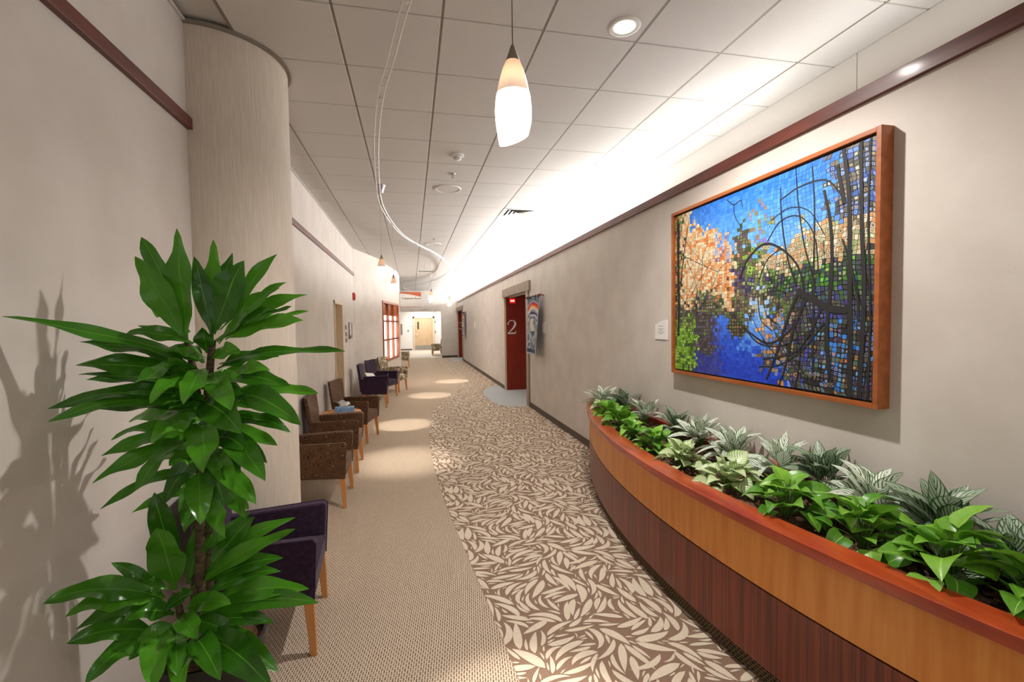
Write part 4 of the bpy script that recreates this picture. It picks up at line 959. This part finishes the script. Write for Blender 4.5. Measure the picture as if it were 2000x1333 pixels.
# ================================================================== LEAVES
def leaf_grid(prof, nv, nu, spine, wfun, normal, fold=.12, ripple=0, rph=0, seed=0):
    """leaf surface along a spine (list of Vectors); returns MB with uv"""
    V = []; UV = []
    for j, p in enumerate(spine):
        t = j/(len(spine)-1); d = (spine[min(j+1, len(spine)-1)]-spine[max(j-1, 0)]).normalized()
        nn = (normal-d*normal.dot(d)).normalized(); s = d.cross(nn).normalized(); w_ = wfun(t)
        for i in range(nu+1):
            u = i/nu*2-1
            off = nn*(fold*w_*abs(u)+ripple*w_*abs(u)*math.sin(t*13+rph+u*1.2)*(.4+t))
            V.append(tuple(p+s*(w_*.5*u)+off)); UV.append((i/nu, t))
    F = [(j*(nu+1)+i, j*(nu+1)+i+1, (j+1)*(nu+1)+i+1, (j+1)*(nu+1)+i) for j in range(len(spine)-1) for i in range(nu)]
    return V, F, UV
def leaf_mesh(name, V, F, UV, m):
    me = bpy.data.meshes.new(name); me.from_pydata(V, [], F); me.materials.append(m)
    ul = me.uv_layers.new(name='UVMap'); li = np.zeros(len(me.loops), np.int32); me.loops.foreach_get('vertex_index', li)
    ul.data.foreach_set('uv', np.array(UV, np.float32)[li].ravel()); me.shade_smooth(); return me
def bez(a, b, c, n): return [a*(1-t)**2+b*2*t*(1-t)+c*t*t for t in [k/n for k in range(n+1)]]
# ---- bedding plants
def unit_leaf(kind, droop, fold, name, m):
    sp = bez(Vector((0, 0, 0)), Vector((.5, 0, .10+droop*.2)), Vector((1, 0, -droop)), 9)
    if kind == 'heart': wf = lambda t: .86*(math.sin(PI*min(1, t*.92+.08)**.56))**.9*(1 if t < .97 else .4)
    else: wf = lambda t: .40*max(.02, math.sin(PI*t**.85))**.9
    V, F, UV = leaf_grid(None, 9, 4, sp, wf, Vector((0, 0, 1)), fold, .03, 1.0)
    return leaf_mesh(name, V, F, UV, m)
PV = {k: [unit_leaf('heart', d, .16, 'leaf', MT[k]) for d in (.06, .22, .42)] for k in ('pothos', 'pothosv')}
AV = {k: [unit_leaf('lance', d, .12, 'leaf', MT[k]) for d in (.03, .18, .38)] for k in ('aglao', 'aglaod')}
def bed_plant(x, y, kind, size, nl, label, cat, name, seed, group):
    r = empty(name, (x, y, .742)); lab(r, label, cat, group); rg = random.Random(seed)
    st = MB(); lance = kind.startswith('aglao'); vs = (AV if lance else PV)[kind]
    for k in range(nl):
        az = k*2.39996+rg.uniform(-.7, .7); f = (k+.5)/nl
        if lance:
            el = 1.25-1.1*f+rg.uniform(-.28, .28); hgt = size*(.25+.45*(1-f))*rg.uniform(.8, 1.1); rad = size*.22*(.2+f); ln = size*rg.uniform(.95, 1.3)*(.8+.35*f)
        else:
            el = .75-1.0*f+rg.uniform(-.4, .4); hgt = size*(1.0-.72*f)*rg.uniform(.8, 1.15); rad = size*(.10+.80*f)*rg.uniform(.7, 1.15); ln = size*rg.uniform(.36, .82)
        bx, by = x+rad*math.cos(az), y+rad*math.sin(az)
        # keep the blades off the wall
        reach = bx+ln*math.cos(az)*math.cos(el)
        if reach > W-.04: 
            ln *= max(.35, 1-(reach-(W-.04))/max(.01, ln)); 
            if bx+ln*max(0, math.cos(az))*math.cos(el)*1.0 > W-.03: az = PI-az; bx = x+rad*math.cos(az); by = y+rad*math.sin(az)
        o = new_obj('leaf', vs[rg.randrange(3)], r, (bx-x, by-y, hgt)); o.scale = (ln, ln*rg.uniform(.85, 1.15), ln); o.rotation_euler = (rg.uniform(-.55, .55), -el, az)
        st.tube(bez(Vector((rg.uniform(-.015, .015), rg.uniform(-.015, .015), -.02)), Vector(((bx-x)*.3, (by-y)*.3, hgt*.75)), Vector((bx-x, by-y, hgt)), 4), .0024, 5, False)
    st.build('stems', MT['stem'], r, smooth=True)
GA, GP = 'silver-leaved plants at the back of the planter', 'heart-leaved plants at the front of the planter'
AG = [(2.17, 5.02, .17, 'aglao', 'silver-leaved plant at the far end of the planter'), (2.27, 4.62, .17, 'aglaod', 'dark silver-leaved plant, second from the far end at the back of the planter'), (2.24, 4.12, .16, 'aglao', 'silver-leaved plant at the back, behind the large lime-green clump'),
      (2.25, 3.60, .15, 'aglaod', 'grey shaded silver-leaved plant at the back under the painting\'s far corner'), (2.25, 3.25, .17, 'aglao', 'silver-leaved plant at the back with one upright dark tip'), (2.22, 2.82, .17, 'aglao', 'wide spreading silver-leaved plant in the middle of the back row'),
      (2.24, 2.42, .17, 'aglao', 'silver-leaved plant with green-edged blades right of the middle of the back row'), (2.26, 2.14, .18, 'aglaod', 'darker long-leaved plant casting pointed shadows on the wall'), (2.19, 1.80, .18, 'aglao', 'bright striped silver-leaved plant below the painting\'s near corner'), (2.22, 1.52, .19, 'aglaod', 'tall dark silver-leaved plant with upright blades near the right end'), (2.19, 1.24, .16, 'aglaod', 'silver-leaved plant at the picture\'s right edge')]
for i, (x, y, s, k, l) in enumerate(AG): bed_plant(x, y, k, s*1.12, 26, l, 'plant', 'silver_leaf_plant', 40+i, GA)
PO = [(2.03, 4.75, .11, 'pothosv', 'small pale heart-leaved plant at the far end of the front row'), (1.97, 4.42, .13, 'pothos', 'lime-green heart-leaved plant, second in the front row from the far end'), (1.90, 3.98, .15, 'pothos', 'large bright lime-green clump in the far half of the planter'), (1.83, 3.60, .12, 'pothos', 'lime-green clump with upright leaves next to the largest clump'),
      (1.80, 3.18, .13, 'pothos', 'rounded green heart-leaved plant left of the pale marbled ones'), (1.80, 2.80, .13, 'pothosv', 'pale marbled heart-leaved plant, the far one of the marbled pair'), (1.83, 2.38, .14, 'pothosv', 'pale marbled heart-leaved plant with bare stems near the rim'), (1.86, 1.98, .16, 'pothos', 'big yellow-green heart-leaved plant in the near half of the front row'), (1.93, 1.62, .16, 'pothos', 'glossy green heart-leaved plant leaning over the rim'), (1.98, 1.32, .17, 'pothos', 'largest glossy heart-leaved plant near the right edge'), (2.02, 1.10, .15, 'pothos', 'heart-leaved plant cut by the right edge of the picture')]
for i, (x, y, s, k, l) in enumerate(PO): bed_plant(x, y, k, s*1.12, 34, l, 'plant', 'heart_leaf_plant', 80+i, GP)

# ================================================================== TALL DRACAENA IN ITS POT
def ray(px, py): return (rt*0 + r2*((px-1000)/899.5) - u2*((py-666.5)/899.5) + fw)
def P3(px, py, Y): d = ray(px, py); return Vector((0, 0, H)) + d*(Y/d.y)
TY = 2.03; TX = -.815
dr = empty('potted_dracaena', (TX, TY, 0)); lab(dr, 'tall leafy green dracaena in a black pot before the left wall', 'potted plant')
O = Vector((TX, TY, 0))
MB().lathe([(0, .0), (.145, .0), (.15, .02), (.185, .44), (.20, .45), (.20, .50), (.188, .50), (.18, .46), (0, .455)], 40).build('pot', MT['pot'], dr, smooth=True)
MB().lathe([(0, .468), (.18, .462)], 24).build('potting_soil', MT['soil'], dr)
canes = [([(415, 665), (405, 780), (398, 900), (392, 1050), (392, 1290)], TY, .017), ([(366, 668), (384, 760), (392, 880), (385, 1050), (380, 1290)], TY+.05, .016), ([(440, 735), (425, 830), (412, 960), (405, 1290)], TY+.02, .015), ([(342, 1155), (352, 1200), (362, 1290)], TY-.05, .013), ([(378, 1150), (388, 1220), (384, 1290)], TY-.03, .013)]
for P, Y, r_ in canes:
    pts = catmull([P3(px_, py_, Y)-O for px_, py_ in P], 6); pts = [Vector(p) for p in pts]
    MB().tube(pts, [r_*(.75+.5*k/len(pts)) for k in range(len(pts))], 10).build('cane', MT['bark'], dr, smooth=True)
# leaves : base px, tip px, apparent width px, forward reach of the tip in m (towards the viewer), lift
LV = [
 (365,664,344,446,44,.02,.0),(360,664,265,502,46,.06,.02),(350,620,277,464,34,-.05,.02),(414,657,380,503,30,.02,.01),(415,658,417,469,34,-.02,0),(417,652,475,508,54,.05,.01),(420,640,452,493,28,-.08,.01),
 (425,645,540,496,28,-.04,.02),(430,645,560,552,20,-.08,.03),(428,672,545,560,34,.03,.03),(424,668,600,574,28,-.02,.05),(425,664,570,600,36,.02,.03),(420,666,592,626,38,.06,.02),(440,664,603,611,18,-.08,.04),
 (378,672,245,652,28,.03,.03),(372,668,270,640,20,-.03,.02),(370,650,290,597,32,-.05,.03),(386,706,8,622,27,.30,.02),(384,722,157,671,36,.12,.05),(384,748,150,716,42,.15,.05),(385,765,155,735,18,.05,.04),(392,780,168,742,28,.02,.06),
 (388,722,262,752,42,.22,.06),(385,735,294,790,40,.26,.05),(428,712,675,690,25,.10,.04),(424,722,545,697,34,.0,.04),(422,742,526,722,32,.10,.03),(425,745,567,755,36,.08,.04),(400,775,90,797,32,.18,.05),(396,785,92,823,30,.22,.06),(398,800,189,801,26,.0,.03),
 (440,770,622,772,34,.05,.04),(440,772,588,832,46,.18,.07),(430,795,562,806,28,.02,.05),(390,790,470,847,60,.30,.05),(396,815,399,926,54,.30,.05),(430,820,568,845,30,.05,.05),(420,850,543,872,30,.02,.05),(428,850,517,939,46,.22,.06),
 (392,835,215,858,24,.02,.04),(385,822,298,869,46,.24,.05),(388,860,198,892,32,.12,.06),(385,872,182,947,34,.15,.07),(392,860,262,958,42,.24,.08),(388,920,195,996,22,.05,.06),(385,960,258,1003,18,.0,.04),
 (388,925,392,1022,46,.25,.05),(415,880,434,992,42,.20,.05),(420,920,500,986,36,.10,.05),(425,950,482,1012,32,.08,.04),(410,900,470,925,34,.10,.05),(400,880,320,985,36,.02,.05),(405,930,350,1000,30,.05,.05),(410,820,520,905,30,-.06,.05),
 (398,760,330,700,34,.10,.0),(410,790,330,800,40,.2,.03),(405,770,470,735,36,.12,.02),(400,840,330,840,38,.15,.05),(410,860,480,880,40,.15,.05),(395,800,350,760,38,.18,.02),(420,780,480,790,40,.15,.03),
 (402,700,330,690,36,.10,.02),(405,700,470,690,34,.08,.02),(400,720,360,790,40,.28,.03),(410,730,450,800,42,.26,.03),(398,900,330,910,34,.05,.05),(405,880,455,960,38,.2,.05),(395,960,360,1040,34,.15,.04),(400,980,440,1050,32,.12,.04),(405,690,395,640,30,.05,0),
 # low crown
 (340,1130,301,963,52,.02,.02),(342,1152,307,1032,72,.10,.02),(366,1142,414,995,44,.0,.02),(370,1154,577,1035,40,.10,.03),(385,1120,575,1010,34,.0,.03),(385,1140,497,1010,48,.0,.02),(385,1110,490,1000,28,-.04,.02),(400,1140,552,1090,40,.05,.03),(385,1192,603,1150,52,.10,.05),(390,1200,622,1178,48,.14,.05),(395,1165,548,1115,34,.02,.04),
 (322,1168,217,1100,30,.0,.03),(315,1168,83,1179,52,.14,.07),(318,1172,130,1206,62,.20,.07),(325,1180,150,1232,50,.10,.06),(310,1236,130,1258,50,.18,.05),(315,1240,165,1335,52,.22,.06),(318,1235,298,1345,62,.28,.05),(362,1255,352,1360,54,.30,.05),(385,1240,530,1345,72,.28,.06),(395,1235,542,1312,54,.18,.06),
 (318,1196,376,1160,40,.20,.01),(345,1205,388,1248,46,.26,.02),(385,1222,535,1216,36,.02,.04),(365,1215,480,1262,44,.12,.05),(350,1230,250,1290,48,.12,.06),(372,1240,430,1330,56,.26,.05),(345,1230,345,1320,50,.24,.04),(330,1150,255,1160,34,.06,.03),(360,1190,450,1180,44,.16,.03),(340,1200,240,1210,46,.12,.04),(380,1080,440,1050,30,.08,.01),
]
rg = random.Random(21)
for k in range(16):   # further leaves on the far side of the plant
    py_ = rg.uniform(700, 960); LV.append((398, py_, 398+rg.choice((-1, 1))*rg.uniform(60, 150), py_+rg.uniform(-40, 60), rg.uniform(26, 40), -rg.uniform(.08, .2), .04))
for k, (bx, by, tx, ty, w_, fwd, lift) in enumerate(LV):
    yb = TY+(-.03 if fwd > .1 else .01); B = P3(bx, by, yb)
    sl = ray(tx, ty); sx = sl.x/sl.y; yt = TY-fwd
    if sx < 0: yt = min(yt, 1.215/abs(sx))
    T = P3(tx, ty, yt); D = T-B; Ln = D.length; wm = w_/899.5*((yb+yt)/2)*(1.0 if by < 1000 else .78)
    side = Vector((D.x, D.y, 0)); mid = B*.5+T*.5+Vector((0, 0, 1))*(lift+.04*Ln)
    nrm = Vector((rg.uniform(-.25, .25)-.15*D.x, -.75+rg.uniform(-.2, .2), .75 if abs(D.x) > .5*abs(D.z) else .15))
    if D.z > .7*Ln: nrm = Vector((rg.uniform(-.3, .3), -1, .25))
    if D.z < -.5*Ln: nrm = Vector((rg.uniform(-.3, .3), -1, .35))
    sp = bez(B, mid, T, 14); ph = rg.uniform(0, 6.28); wv = rg.uniform(.004, .012)
    sp = [p+nrm.normalized()*wv*math.sin(5.2*(i/14)*2+ph)*(i/14) for i, p in enumerate(sp)]
    wf = lambda t: wm*(max(.10, min(1, math.sin(PI*min(1, max(0, (t*.97+.03))**.95))**.75)) if t > .12 else .10+.9*0+t*1.2*0)*(1 if t < .93 else max(.04, (1-t)/.07*.45))
    def wfun(t, wm=wm):
        if t < .10: return wm*(.16+.3*t)
        s = (t-.10)/.90; v = (math.sin(PI*s**.82))**.72 if 0 < s < 1 else 0
        return wm*max(.19 if t < .2 else .03, v)
    V, F, UV = leaf_grid(None, 14, 4, [p-O for p in sp], wfun, nrm.normalized(), .10, .16, ph)
    V = [(max(v[0], -1.235-TX), v[1], v[2]) for v in V]
    new_obj('leaf', leaf_mesh('leaf', V, F, UV, MT['dracaena']), dr)
